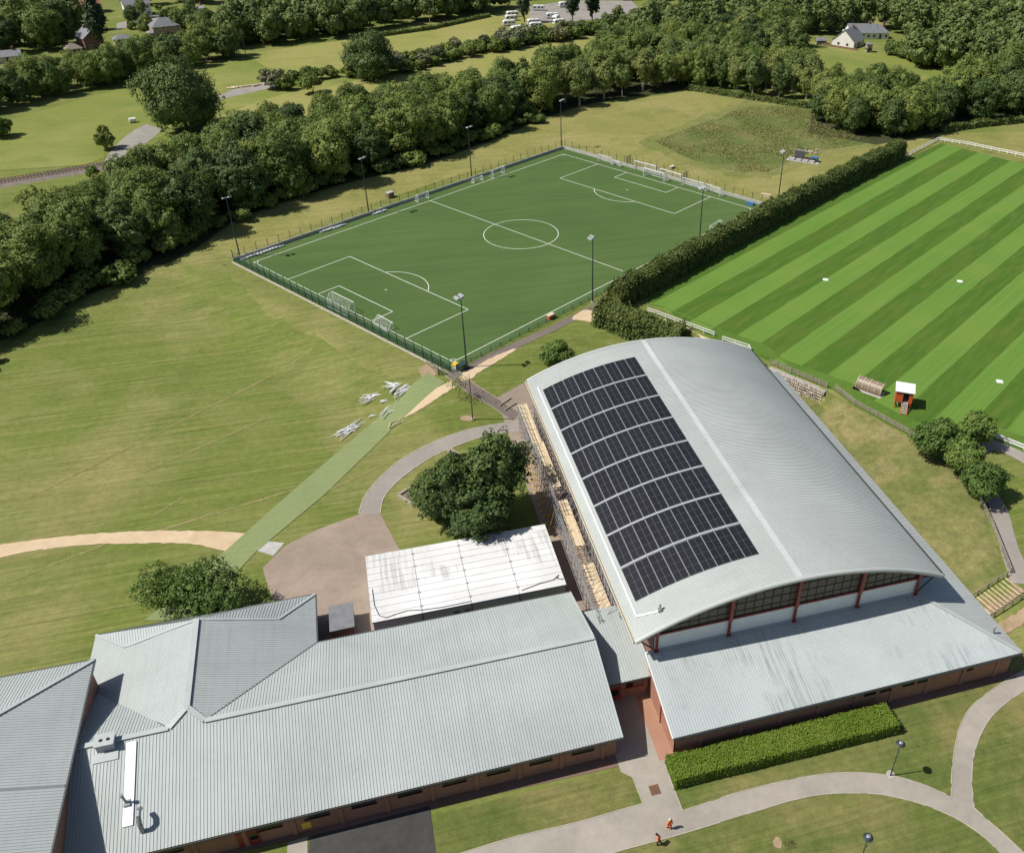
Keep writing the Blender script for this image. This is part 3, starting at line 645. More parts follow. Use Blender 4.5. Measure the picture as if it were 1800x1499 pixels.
for r in range(nr - 1):
    y = ya + r * (rl + gap) + rl + gap / 2; mb = MB()
    for c in range(18):
        p, q = arc(t0 + (t1 - t0) * c / 18, .13), arc(t0 + (t1 - t0) * (c + 1) / 18, .13); mb.beam(V(p.x, y, p.z), V(q.x, y, q.z), .34, .08)
    mb.build('walkway_rail', 'solar_frame', solar)

# ================================================================== CLASSROOM BLOCK
LBX, LY0, LY1, LZ, RY, RZ = -19.3, -145.9, -122.8, 1.58, -134.3, 5.2
LX = -76.5
cls = empty('classroom_block', (-48, -134, LOW), 0, 'long brick classroom block with ribbed grey pitched roof and cross wing', 'building')
sf = (RZ - LZ) / (RY - LY0)
wr_x, wr_z, wE, wW, wB = -64.5, 5.78, -51.4, -77.5, -114.3
ws = (wr_z - LZ) / (wE - wr_x)
ytop = LY0 + (wr_z - LZ) / sf                                     # front plane reaches the wing ridge height here
dx = (wr_z - RZ) / ws
apexB = -119.3
mb = MB()
ribbed(mb, [V(LX, LY0, LZ), V(LBX, LY0, LZ), V(LBX, RY, RZ), V(wr_x + dx, RY, RZ), V(wr_x, ytop, wr_z), V(wr_x - dx, RY, RZ), V(LX, RY, RZ)], (0, 1, sf)); mb.build('roof_slope', 'class_roof', cls)
mb = MB(); ribbed(mb, [V(LBX, RY, RZ), V(LBX, LY1, LZ), V(wE, LY1, LZ), V(wr_x + dx, RY, RZ)], (0, 1, -sf)); mb.build('roof_slope', 'class_roof', cls)
mb = MB(); ribbed(mb, [V(wr_x - dx, RY, RZ), V(LX, LY1 + .4, LZ), V(LX, RY, RZ)], (0, 1, -sf)); mb.build('roof_slope', 'class_roof', cls)
def onslope(px, py, s):                                           # point of a wing slope seen at a pixel
    for k in range(400):
        z = LZ + k * .02; p = at(px, py, z)
        if LZ + ws * ((wE - p.x) if s > 0 else (p.x - wW)) <= z: return p
kR, kL = onslope(490, 1088, 1), onslope(220, 1137, -1)
mb = MB(); ribbed(mb, [V(wE, LY1, LZ), V(wE, wB, LZ), kR, V(wr_x, apexB, wr_z), V(wr_x, ytop, wr_z), V(wr_x + dx, RY, RZ)], (1, 0, -ws)); mb.build('roof_slope', 'class_roof', cls)
mb = MB(); ribbed(mb, [V(wW, wB, LZ), kL, V(wr_x, apexB, wr_z), V(wr_x, ytop, wr_z), V(wr_x - dx, RY, RZ), V(wW, LY1 + .3, LZ)], (1, 0, ws)); mb.build('roof_slope', 'class_roof', cls)
mb = MB(); [ribbed(mb, t, (0, 1, -.7)) for t in ([V(wW, wB, LZ), V(wr_x, wB, LZ), V(wr_x, apexB, wr_z)], [V(wW, wB, LZ), V(wr_x, apexB, wr_z), kL], [V(wr_x, wB, LZ), V(wE, wB, LZ), V(wr_x, apexB, wr_z)], [V(wE, wB, LZ), kR, V(wr_x, apexB, wr_z)])]; mb.build('roof_slope', 'class_roof', cls)
mb = MB()
for a, b in ((V(LBX, RY, RZ), V(wr_x + dx, RY, RZ)), (V(wr_x - dx, RY, RZ), V(LX, RY, RZ)), (V(wr_x, ytop, wr_z), V(wr_x, apexB, wr_z)), (V(wr_x + dx, RY, RZ), V(wr_x, ytop, wr_z)), (V(wr_x - dx, RY, RZ), V(wr_x, ytop, wr_z))): cap(mb, a, b, .62)
for a, b in ((V(wE, wB, LZ), kR), (kR, V(wr_x, apexB, wr_z)), (V(wW, wB, LZ), kL), (kL, V(wr_x, apexB, wr_z))): cap(mb, a, b, .35, V(0, 0, .06))
mb.build('ridge_cap', 'flashing', cls)
mb = MB(); mb.beam(V(wE, LY1, LZ + .02), V(wr_x + dx, RY, RZ + .02), .16, .06); mb.beam(V(LX, LY1 + .4, LZ + .02), V(wr_x - dx, RY, RZ + .02), .12, .05); mb.build('valley', 'dark_gutter', cls)
mb = MB(); mb.span(LX, LBX + .05, LY0 - .2, LY0 - .14, LZ - .2, LZ + .03); mb.span(LX, LBX, LY0 - .14, LY0, LZ - .22, LZ - .16); mb.span(wE + .02, LBX, LY1 + .02, LY1 + .18, LZ - .2, LZ); mb.span(wE + .02, wE + .18, LY1, wB, LZ - .2, LZ); mb.span(wW, wE, wB + .02, wB + .16, LZ - .2, LZ); mb.build('gutter', 'dark_gutter', cls)
mb = MB()
for a, b in ((V(LBX, LY0, LZ), V(LBX, RY, RZ)), (V(LBX, RY, RZ), V(LBX, LY1, LZ))): mb.beam(a + V(.03, 0, -.06), b + V(.03, 0, -.06), .12, .3)
mb.build('bargeboard', 'flashing', cls)
mb = MB(); fy = LY0 + .6
mb.span(LX, LBX - .5, fy, fy + .3, LOW - .3, LZ - .05); mb.span(LX, LBX - .5, LY1 - .9, LY1 - .6, LOW - .3, LZ - .05); mb.span(wE - .9, wE - .6, LY1 - .6, wB - .6, LOW - .3, LZ - .05); mb.span(wW + .6, wE - .6, wB - .9, wB - .6, LOW - .3, LZ - .05); mb.span(wW + .6, wW + .9, LY1, wB - .9, LOW - .3, LZ - .05)
gxw = LBX - .5; mb.face([V(gxw, fy, LOW - .3), V(gxw, LY1 - .6, LOW - .3), V(gxw, LY1 - .6, LZ), V(gxw, RY, RZ - .15), V(gxw, fy, LZ)])
mb.build('wall', 'brick_orange', cls)
for k in range(12):
    x = -21.4 - k * 4.75; mb = MB(); mb.span(x - .22, x + .22, fy - .14, fy - .002, LOW, LZ - .12); mb.build('pier', 'brick_orange', cls)
    if k < 11 and k != 8: window(cls, (x - 2.3, fy, .35), 2.5, 1.1, 'x', -1, 'mullion', 2)
mb = MB(); mb.span(-60.2, -58.0, fy - .06, fy - .003, LOW, .2); d = mb.build('door', 'red_steel', cls)
mb = MB(); mb.span(-59.0, -58.2, fy - .09, fy - .062, LOW + .9, LOW + 2.0); mb.build('pane', 'glass_dark', d)
mb = MB(); mb.span(-53.9, -53.0, fy - .1, fy - .004, LOW + .6, LOW + 1.6); mb.build('notice_board', 'yellow_paint', cls)
mb = MB(); mb.span(-20.9, -20.5, fy - .16, fy - .145, LOW + 2.6, LOW + 3.0); mb.build('alarm_box', 'yellow_paint', cls)
nvec = V(0, -sf, 1).normalized(); sl_ = V(0, 1, sf).normalized()
def onF(x, y): return V(x, y, LZ + sf * (y - LY0))
mb = MB(); a, b = onF(-69.9, -143.1), onF(-69.9, -134.9); mb.beam(a + nvec * .09, b + nvec * .09, 1.0, .1, 0, nvec); mb.build('rooflight', 'white_paint', cls)
mb = MB(); p = onF(-70.0, -141.0); mb.box(p + V(0, 0, .15), (.6, .7, .3)); mb.tube(p, p + V(-.2, .1, 1.3), .13); mb.tube(p + V(-.2, .1, 1.3), p + V(-.22, .12, 1.5), .2, .2); mb.build('flue', 'galv', cls)
mb = MB(); p = onF(-68.5, -143.9); pts = [p, p + V(0, .1, 1.1), p + V(0, .5, 1.75), p + V(0, 1.1, 1.9), p + V(0, 1.6, 1.55)]; mb.path(pts, .24, 10); mb.build('duct', 'galv', cls)
mb = MB(); p = V(-72.3, -134.6, RZ); mb.span(p.x - .85, p.x + .85, p.y - .7, p.y + .7, p.z - .5, p.z + .7); mb.span(p.x - .95, p.x + .95, p.y - .85, p.y + .8, p.z + .702, p.z + .82)
un = mb.build('roof_unit', 'flashing', cls)
for s in (-.35, .35): mb = MB(); mb.tube(V(p.x + s, p.y - .1, p.z + .8), V(p.x + s, p.y - .1, p.z + .9), .18); mb.build('fan', 'black_rubber', un)
mb = MB(); mb.beam(onF(-73.5, -135.9) + nvec * .08, onF(-71.1, -135.9) + nvec * .08, .9, .06, 0, nvec); mb.build('roof_unit_flashing', 'flashing', cls)

# taller block at the lower left -------------------------------------
tb = empty('main_block', (-88, -142, LOW), 0, 'taller block with hipped ribbed grey roof at the lower left', 'building')
bx1, by1, bz, bs, BW = -75.1, -122.9, 6.0, .285, 17.0
bY0 = -175.0; rzt = bz + bs * BW
mb = MB(); ribbed(mb, [V(bx1, by1, bz), V(bx1, bY0, bz), V(bx1 - BW, bY0, rzt), V(bx1 - BW, by1 - BW, rzt)], (1, 0, -bs)); mb.build('roof_slope', 'class_roof', tb)
mb = MB(); ribbed(mb, [V(bx1, by1, bz), V(bx1 - BW, by1 - BW, rzt), V(bx1 - 2 * BW, by1, bz)], (0, 1, -bs)); mb.build('roof_slope', 'class_roof', tb)
mb = MB(); ribbed(mb, [V(bx1 - 2 * BW, by1, bz), V(bx1 - BW, by1 - BW, rzt), V(bx1 - BW, bY0, rzt), V(bx1 - 2 * BW, bY0, bz)], (1, 0, bs)); mb.build('roof_slope', 'class_roof', tb)
mb = MB(); cap(mb, V(bx1, by1, bz), V(bx1 - BW, by1 - BW, rzt), .5); cap(mb, V(bx1 - BW, by1 - BW, rzt), V(bx1 - BW, bY0, rzt), .6); mb.build('hip_cap', 'flashing', tb)
mb = MB(); mb.beam(V(bx1 - .05, -139.4, bz + .06), V(bx1 - 10, -139.4, bz + .06 + bs * 10), .3, .05); mb.build('lightning_strip', 'galv', tb)
mb = MB(); mb.span(bx1, bx1 + .17, bY0, by1 + .1, bz - .2, bz + .02); mb.span(bx1 - 2 * BW, bx1, by1, by1 + .16, bz - .2, bz + .02); mb.build('gutter', 'dark_gutter', tb)
mb = MB(); mb.span(bx1 - .8, bx1 - .5, bY0, by1 - .5, LOW - .3, bz - .05); mb.span(bx1 - 2 * BW + .6, bx1 - .8, by1 - .8, by1 - .5, LOW - .3, bz - .05); mb.build('wall', 'brick_orange', tb)

# link corridor -------------------------------------------------------
lk = empty('link_corridor', (-16.5, -133, LOW), 0, 'low link corridor with ribbed grey roof between classroom block and hall', 'building')
LB0, LB1 = -138.5, -127.6
mb = MB(); ribbed(mb, [V(-19.75, LB0, 1.35), V(-13.0, LB0, 1.35), V(-13.0, LB1, 2.6), V(-19.75, LB1, 2.6)], (0, 1, .115)); mb.build('roof_slope', 'class_roof', lk)
mb = MB(); mb.span(-19.7, -13.1, LB0 - .16, LB0 - .1, 1.15, 1.36); mb.span(-19.7, -13.1, LB0 - .1, LB0, 1.13, 1.18); mb.build('gutter', 'dark_gutter', lk)
MB().span(-19.7, -13.6, LB0 + .5, LB0 + .8, LOW - .2, 1.2).build('wall', 'brick_orange', lk); MB().span(-19.7, -13.2, LB1 - .5, LB1 - .2, LOW - .2, 2.4).build('wall', 'brick_orange', lk)
for x in (-15.9, -14.7): window(lk, (x, LB0 + .5, .1), 1.0, 1.2, 'x', -1, 'red_steel', 0)
mb = MB(); mb.span(-19.2, -17.0, LB0 + .44, LB0 + .497, LOW, .1); d = mb.build('door', 'red_steel', lk); mb = MB(); mb.span(-18.9, -17.3, LB0 + .41, LB0 + .438, LOW + .8, LOW + 1.9); mb.build('pane', 'glass_dark', d)

# flat roofed cabin ---------------------------------------------------
cb = empty('modular_cabin', (-32, -114.5, LOW), 0, 'flat roofed white modular cabin with stained panels beside the big dark tree', 'cabin')
cx0, cx1, cy0, cy1, cz = -44.7, -19.3, -120.9, -108.2, 1.1
mb = MB(); mb.span(cx0 + .15, cx1 - .15, cy0 + .15, cy1 - .15, LOW - .2, cz - .12); mb.build('wall', 'cabin_wall', cb)
mb = MB(); mb.span(cx0 + .02, cx1 - .02, cy0 + .02, cy1 - .02, cz - .14, cz - .05); deck = mb.build('roof_deck', 'seam_grey', cb)
bw, ph = (cx1 - cx0) / 4, (cy1 - cy0) / 10
mb = MB(); mb.span(.03, bw - .03, .025, ph - .025, -.05, .03); pp = None
for i in range(4):
    for j in range(10):
        if pp is None: pp = mb.build('roof_panel', 'cabin_roof'); o = pp
        else: o = pp.copy(); COL.objects.link(o)
        o.parent = cb; o.location = V(cx0 + i * bw, cy0 + j * ph, cz) - cb.location
for i in range(1, 4):
    for j in range(1, 10, 2):
        mb = MB(); mb.box(V(cx0 + i * bw, cy0 + j * ph, cz + .06), (.35, .25, .1)); mb.build('roof_clamp', 'grime', cb)
mb = MB(); z = cz + .08
mb.path([V(cx0 + .5, cy0 + 6, z), V(cx0 + .55, cy0 + 3, z), V(cx0 + 1.0, cy0 + 1.0, z), V(cx0 + 1.8, cy0 + .4, z), V(cx0 + 3.2, cy0 + .7, z), V(cx0 + 4.6, cy0 + .9, z), V(cx0 + 6.4, cy0 + .5, z), V(cx0 + 9, cy0 + .3, z), V(cx0 + 12.7, cy0 + .35, z)], .05)
mb.path([V(cx1 - 6, cy0 + .5, z), V(cx1 - 3.4, cy0 + 1.1, z), V(cx1 - 1.5, cy0 + 1.3, z), V(cx1 - .6, cy0 + 2.0, z), V(cx1 - 1.0, cy0 + 1.5, z), V(cx1 - .2, cy0 + 1.0, z)], .06); mb.build('cable', 'seam_grey', cb)
for i, x in enumerate((-34.0, -32.6)): window(cb, (x, cy0 + .15, -.2), .7, .45, 'x', -1, 'seam_grey', 0)
for i in range(1, 4): MB().span(cx0 + i * bw - .05, cx0 + i * bw + .05, cy0 + .09, cy0 + .145, LOW, cz - .15).build('joint_strip', 'seam_grey', cb)

# small shed between wing and cabin -----------------------------------
sh = empty('shed', (-48.6, -117.5, LOW), 0, 'small dark shed with grey felt roof between the cross wing and the white cabin', 'shed')
mb = MB(); mb.span(-49.9, -47.0, -119.9, -115.6, LOW - .1, .05); mb.build('wall', 'brick_red', sh)
mb = MB(); mb.hull8([V(-50.0, -120, .0), V(-46.9, -120, .05), V(-46.9, -115.5, .05), V(-50.0, -115.5, .0), V(-50.0, -120, .12), V(-46.9, -120, .2), V(-46.9, -115.5, .2), V(-50.0, -115.5, .12)]); mb.build('roof', 'slate', sh)
mb = MB(); mb.span(-46.99, -46.95, -118.6, -117.6, LOW, -.2); mb.build('door', 'dark_gutter', sh)
# ================================================================== FOOTBALL PITCH
HL, HWD = 52.56, 33.82
UL, UR, VT, VB = -55.0, 56.6, 37.4, -36.2                         # carpet limits
mb = MB(); mb.face([pitch(UL, VB, .07), pitch(UR, VB, .07), pitch(UR, VT, .07), pitch(UL, VT, .07)]); carpet = tag(mb.build('football_pitch', 'astro_turf'), kind='structure')
LWD = .125
def line(a, b): return MB().beam(pitch(*a, .078), pitch(*b, .078), LWD, .006).build('line_marking', 'white_line', carpet)
def arcline(c, r, a0, a1, n=40):
    mb = MB()
    for k in range(n):
        t, t2 = a0 + (a1 - a0) * k / n, a0 + (a1 - a0) * (k + 1) / n
        q = [pitch(c[0] + (r + s) * math.cos(tt), c[1] + (r + s) * math.sin(tt), .081) for tt, s in ((t, -LWD / 2), (t, LWD / 2), (t2, LWD / 2), (t2, -LWD / 2))]; mb.face(q[::-1])
    mb.build('line_marking', 'white_line', carpet)
h2 = LWD / 2
for s in (-1, 1):
    line((-HL - h2, s * HWD), (HL + h2, s * HWD)); line((s * HL, -HWD + h2), (s * HL, HWD - h2))
    for wv, d in ((20.16, 16.5), (9.16, 5.5)):
        line((s * (HL - d), -wv), (s * (HL - d), wv))
        for t in (-1, 1): line((s * (HL - h2), t * wv), (s * (HL - d + h2), t * wv))
    a = math.acos(5.5 / 9.15); c0 = math.pi if s > 0 else 0
    arcline((s * (HL - 11), 0), 9.15, c0 - a, c0 + a, 24); arcline((s * (HL - 11), 0), .14, 0, 2 * math.pi, 10)
    for t in (-1, 1): a0 = {(1, 1): math.pi, (1, -1): math.pi / 2, (-1, 1): -math.pi / 2, (-1, -1): 0}[(s, t)]; arcline((s * HL, t * HWD), 1.0, a0, a0 + math.pi / 2, 8)
line((0, -HWD + h2), (0, HWD - h2)); arcline((0, 0), 9.15, 0, 2 * math.pi, 72)
# low walls round the carpet
def wall_line(name, a, b, wd, h, mat, label, cat, z0=-.1, panel=0):
    A, B = pitch(*a), pitch(*b); r = empty(name, (A + B) / 2, 0, label, cat); n = max(1, round((B - A).length / panel)) if panel else 1
    for k in range(n):
        p, q = A.lerp(B, k / n), A.lerp(B, (k + .99) / n); mb = MB(); mb.beam(p + V(0, 0, (h + z0) / 2), q + V(0, 0, (h + z0) / 2), wd, h - z0); mb.build('wall_panel', mat, r)
    return r
wall_line('kick_wall', (UL - .3, VT + .25), (UR, VT + .25), .22, .85, 'concrete', 'low grey kick wall along the woodland side of the football pitch', 'wall', -.1, 4.5)
wall_line('kick_wall', (UR + .25, VT + .1), (UR + .25, VB), .22, .85, 'concrete', 'pale low wall behind the far goals of the football pitch', 'wall', -.1, 4.5)
wall_line('kerb_wall', (UL - .75, VT), (UL - .75, VB - .6), .5, .12, 'kerb', 'broken pale concrete kerb under the near mesh fence of the football pitch', 'kerb', -.6, 2.2)
def mesh_fence(name, a, b, h, step, label, rail=None, dense=None, post_h=None, lattice=.1, top=None, skip=()):
    A, B = pitch(*a), pitch(*b); L = (B - A).length; d = (B - A).normalized(); nn = V(-d.y, d.x, 0)
    r = empty(name, A, 0, label, 'fence'); n = round(L / step); pr = None
    for k in range(n + 1):
        p = A + d * (L * k / n)
        if pr is None: mb = MB(); mb.box(p + V(0, 0, (post_h or h) / 2), (.09, .09, post_h or h), 0, TH); pr = o = mb.build('post', 'green_steel', r)
        else: o = pr.copy(); COL.objects.link(o); o.location = p - A
    mb = MB()
    def wire(p, q, wv): mb.face([p - wv, q - wv, q + wv, p + wv])
    def lat(z0, z1, sp, w2, off):
        m = int(L / sp)
        for k in range(m): p = A + d * (k * sp) + nn * off; wire(p + V(0, 0, z0), p + V(0, 0, z1), d * w2)
        z = z0
        while z <= z1: wire(A + nn * off + V(0, 0, z), B + nn * off + V(0, 0, z), V(0, 0, w2)); z += sp * 2.5
    lat(.05, h - .05, lattice, .0045, .06)
    if dense: lat(.05, dense, .12, .02, .09)
    o = mb.build('wire_mesh', 'green_mesh', r); o['kind'] = 'stuff'
    if rail: mb = MB(); mb.beam(A + nn * .12 + V(0, 0, rail), B + nn * .12 + V(0, 0, rail), .07, .07); mb.build('rail', 'galv', r)
    return r
mesh_fence('mesh_fence', (UL - .35, VT), (UL - .35, VB), 2.9, 2.55, 'green mesh fence on the kerb beside the mown lawn at the near goal', 1.8, 1.8)
mesh_fence('mesh_fence', (UL, VT + .6), (UR, VT + .6), 2.7, 3.0, 'thin mesh fence on slim posts between the football pitch and the woodland', None, None, None, .2)
mesh_fence('mesh_fence', (UR + .6, VT), (UR + .6, VB), 2.7, 3.0, 'thin mesh fence behind the row of far goals', None, None, None, .2)
mesh_fence('rail_fence', (UR, VB - .05), (UL + 2.2, VB - .05), 1.15, 2.6, 'low green mesh fence with a pale top rail beside the long hedge', 1.15, None, 1.15, .12)
# recess fence around the far goal
rc = empty('recess_fence', pitch(UR + 2.6, 2), 0, 'dark mesh fence round the storage recess behind the far goals', 'fence')
for u, v in ((UR + .7, 13.2), (UR + 1.4, 13.2), (UR + 2.1, 13.2), (UR + 2.8, 13.2), (UR + 2.8, -7.5), (UR + 2.1, -7.5), (UR + 1.4, -7.5), (UR + .7, -7.5)): mb = MB(); mb.box(pitch(u, v, 1.4), (.09, .09, 2.8), 0, TH); mb.build('post', 'dark_pole', rc)
for k in range(8): mb = MB(); mb.box(pitch(UR + 2.8, 11 - k * 2.5, 1.4), (.08, .08, 2.8), 0, TH); mb.build('post', 'dark_pole', rc)
mb = MB()
for v in (13.2, -7.5):
    for k in range(22): p = pitch(UR + .7 + k * .1, v); mb.face([p + V(-.01, 0, .05), p + V(.01, 0, .05), p + V(.01, 0, 2.7), p + V(-.01, 0, 2.7)])
o = mb.build('wire_mesh', 'dark_pole', rc); o['kind'] = 'stuff'
# floodlights
def floodlight():
    r = empty('floodlight', (0, 0, 0)); H = 14.2
    mb = MB(); mb.tube((0, 0, 0), (0, 0, H), .17, .085, 10); mb.build('pole', 'dark_pole', r)
    mb = MB(); mb.box((0, 0, .12), (.6, .6, .24)); mb.build('base', 'concrete', r)
    mb = MB(); mb.box((0, 0, H), (1.7, .12, .12)); mb.box((0, 0, H - .5), (.1, .1, .9)); mb.build('crossarm', 'galv', r)
    for x in (-.62, .62):
        mb = MB(); mb.hull8([V(x - .38, .1, H + .02), V(x + .38, .1, H + .02), V(x + .33, .95, H + .32), V(x - .33, .95, H + .32), V(x - .38, -.02, H + .24), V(x + .38, -.02, H + .24), V(x + .33, .85, H + .56), V(x - .33, .85, H + .56)]); l = mb.build('lamp', 'lamp_head', r)
        mb = MB(); mb.hull8([V(x - .32, .16, H - .015), V(x + .32, .16, H - .015), V(x + .28, .86, H + .24), V(x - .28, .86, H + .24), V(x - .32, .16, H + .03), V(x + .32, .16, H + .03), V(x + .28, .86, H + .29), V(x - .28, .86, H + .29)]); mb.build('glass', 'white_paint', l)
    return r
FL = [((411, 447), 'floodlight at the wood corner of the pitch beside the near fence', 38.6), ((640, 372), 'floodlight beside the dark low wall nearest the halfway line goal', 38.6), ((824, 312), 'floodlight standing by the two small goals on the woodland side', 38.6), ((977.5, 258), 'floodlight at the farthest corner of the pitch against the trees', 38.4),
      ((1358, 360), 'floodlight at the far end of the long hedge near the machine pad', -37.2), ((1216, 430), 'floodlight rising behind the hedge in front of the far goals', -37.2), ((1041, 531), 'floodlight beside the near end of the long hedge', -37.2), ((818.4, 645), 'nearest floodlight at the pitch gate above the stepped path', -37.2)]
fl0 = floodlight()
for i, (p, lab, vv) in enumerate(FL):
    o = fl0 if i == 0 else copy_tree(fl0)
    q = at(*p); u, v = to_uv(q.x, q.y); v = vv if abs(v - vv) < 3 else v
    P = pitch(u, v); o.location = (P.x, P.y, terrain(P.x, P.y) - .02); o.rotation_euler = (0, 0, TH + (math.pi if vv > 0 else 0) + rad((-8, 9, 4, 14, 10, -6, 20, 8)[i]))
    tag(o, 'tall dark ' + lab, 'floodlight', 'floodlights round the football pitch')
# goals
def goal(name, u, v, rz, wd, h, dep, label, top=.8, lean=0.0, rdz=0.0, r=.06, cat='goal', group='football goals on the pitch'):
    """mouth along local X, depth towards +Y"""
    e = empty(name, pitch(u, v, .075), TH + rz, label, cat, group)
    def part(n, mb, mat): o = mb.build(n, mat); o.parent = e; return o
    w2 = wd / 2
    for s in (-1, 1):
        part('post', MB().tube((s * w2, 0, 0), (s * w2, 0, h), r), 'white_paint')
        mb = MB(); mb.path([V(s * w2, 0, h), V(s * w2, top, h * .98), V(s * w2, dep, .05)], r * .7); mb.tube((s * w2, 0, .05), (s * w2, dep, .05), r * .8); part('side_frame', mb, 'white_paint')
    part('crossbar', MB().tube((-w2 - r, 0, h), (w2 + r, 0, h), r), 'white_paint'); part('back_bar', MB().tube((-w2, dep, .05), (w2, dep, .05), r * .8), 'white_paint')
    mb = MB(); t = .007 * max(1, r / .05)
    def strand(a, b, x):
        mb.face([a - x, b - x, b + x, a + x])
    k = -w2
    while k <= w2:
        strand(V(k, 0, h), V(k, top, h * .98), V(t, 0, 0)); strand(V(k, top, h * .98), V(k, dep, .06), V(t, 0, 0)); k += .22
    for j in range(10): f = j / 10; strand(V(-w2, top + (dep - top) * f, h * .98 * (1 - f)), V(w2, top + (dep - top) * f, h * .98 * (1 - f)), V(0, 0, t))
    for s in (-1, 1):
        for j in range(1, 9):
            z = h * j / 9; ye = top + (dep - top) * (1 - z / h); strand(V(s * w2, 0, z), V(s * w2, ye, z), V(0, 0, t))
        for j in range(1, 8): y = dep * j / 8; zt = h if y < top else h * (1 - (y - top) / (dep - top)); strand(V(s * w2, y, .05), V(s * w2, y, zt), V(0, t, 0))
    o = part('net', mb, 'net_white'); o['kind'] = 'stuff'
    return e
NEAR, FAR_, LEFT, RIGHT = math.pi / 2, -math.pi / 2, 0.0, math.pi    # direction of the net side
goal('football_goal', -52.5, -.2, NEAR, 7.32, 2.44, 2.0, 'full size white goal standing on the near goal line')
goal('football_goal', -51.6, -12.8, NEAR - .05, 4.9, 1.4, 1.4, 'low white goal by the near fence right of the big goal', .3)
goal('football_goal', -1.0, 35.2, LEFT, 3.6, 1.9, 1.4, 'small white goal against the wood side wall at the halfway line')
goal('football_goal', 18.6, 34.9, LEFT, 3.4, 1.2, 1.2, 'lowest of the white goals on the wood side, left of its taller neighbour')
goal('football_goal', 26.0, 34.4, LEFT + .1, 4.9, 2.1, 1.4, 'taller white goal on the wood side nearest the far corner')
goal('football_goal', 54.6, 19.2, FAR_, 5.0, 2.1, 1.4, 'white goal at the left end of the far row')
goal('football_goal', 54.7, 15.0, FAR_, 2.6, 1.5, 1.1, 'smallest white goal in the far row, second from the left')
goal('football_goal', 53.3, -.1, FAR_, 7.32, 2.44, 2.2, 'full size white goal in the middle of the far goal line', .8, 0, 0, .09)
goal('football_goal', 56.6, 5.6, FAR_ + .05, 7.3, 2.4, 1.6, 'white goal pushed back into the storage recess', .8, 0, 0, .09)
goal('football_goal', 56.4, -3.6, FAR_ - .04, 7.3, 2.2, 1.6, 'white goal stacked behind the middle far goal', .6, 0, 0, .09)
goal('football_goal', 54.6, -12.6, FAR_, 7.0, 2.2, 1.5, 'white goal in the far row just right of the middle', .8, 0, 0, .07)
goal('football_goal', 54.5, -19.4, FAR_ - .12, 5.0, 2.2, 1.8, 'white goal at the right end of the far row', .8, 0, 0, .07)
goal('football_goal', 33.0, -34.6, RIGHT + .1, 4.9, 2.2, 1.6, 'lone white goal on the hedge side of the pitch', .8, 0, 0, .07)
# netting rolls, boxes and bits round the pitch
for u0, u1, lab in ((-54.2, -42.5, 'long roll of white netting lying along the wall at the near wood corner'), (-32.5, -25.0, 'medium roll of white netting lying along the wood side wall'), (-16.5, -12.0, 'shortest roll of white netting on the wood side wall')):
    A, B = pitch(u0, 36.7, .3), pitch(u1, 36.5, .3); rr = random.Random(int(u0)); mb = MB(); n = 14; pts = [A.lerp(B, k / n) + V(rr.uniform(-.1, .1), rr.uniform(-.1, .1), rr.uniform(-.05, .08)) for k in range(n + 1)]
    for k, (a, b) in enumerate(zip(pts, pts[1:])): f0, f1 = math.sin(math.pi * (k + .3) / (n + .6)), math.sin(math.pi * (k + 1.3) / (n + .6)); mb.tube(a, b, .1 + .2 * max(0, f0), .1 + .2 * max(0, f1), 8)
    tag(mb.build('netting_roll', 'net_white', None, True, A), lab, 'netting', 'netting rolls by the wall')
def crate(name, P, d, rz, mats, label, cat):
    e = empty(name, P, rz, label, cat)
    a = MB().box((0, 0, d[2] * .42), (d[0], d[1], d[2] * .84)).build('body', mats[0]); a.parent = e
    b = MB().box((0, 0, d[2] * .92), (d[0] * 1.06, d[1] * 1.06, d[2] * .16)).build('lid', mats[1]); b.parent = e
    for s in (-1, 1): c = MB().box((s * d[0] * .35, -d[1] * .53, d[2] * .6), (d[0] * .1, .05, d[2] * .2)).build('latch', 'galv'); c.parent = e
    return e
crate('equipment_box', at(686, 347), (1.8, 1.3, 1.5), TH, ('corten', 'concrete'), 'small brown cabinet on the dry grass outside the wood side fence', 'cabinet')
crate('equipment_box', at(1181, 296), (1.6, 1.0, .7), TH, ('old_timber', 'timber'), 'low wooden box on the dry grass behind the far goals', 'box')
crate('salt_bin', gnd(801, 648), (1.2, .9, 1.1), TH + .3, ('white_paint', 'yellow_paint'), 'white bin with yellow lid at the pitch gate', 'bin')
crate('wheelie_bin', gnd(813, 649), (1.8, 1.2, 1.3), TH + .1, ('bin_green', 'bin_green'), 'dark green bin beside the nearest floodlight', 'bin')
crate('orange_bench_box', at(968, 560) , (1.6, .8, 1.0), TH, ('orange_paint', 'timber'), 'orange box on the path by the low rail fence', 'box')
crate('bench_box', pitch(54.6, -31.3, .07), (2.2, 1.0, .7), TH - 1.4, ('blue_paint', 'blue_paint'), 'blue box on the pitch by the far right corner', 'box')
crate('bench_box', at(1346, 346), (2.6, .9, .8), TH - 1.3, ('timber', 'timber'), 'pale wooden box outside the far right corner of the pitch', 'box')
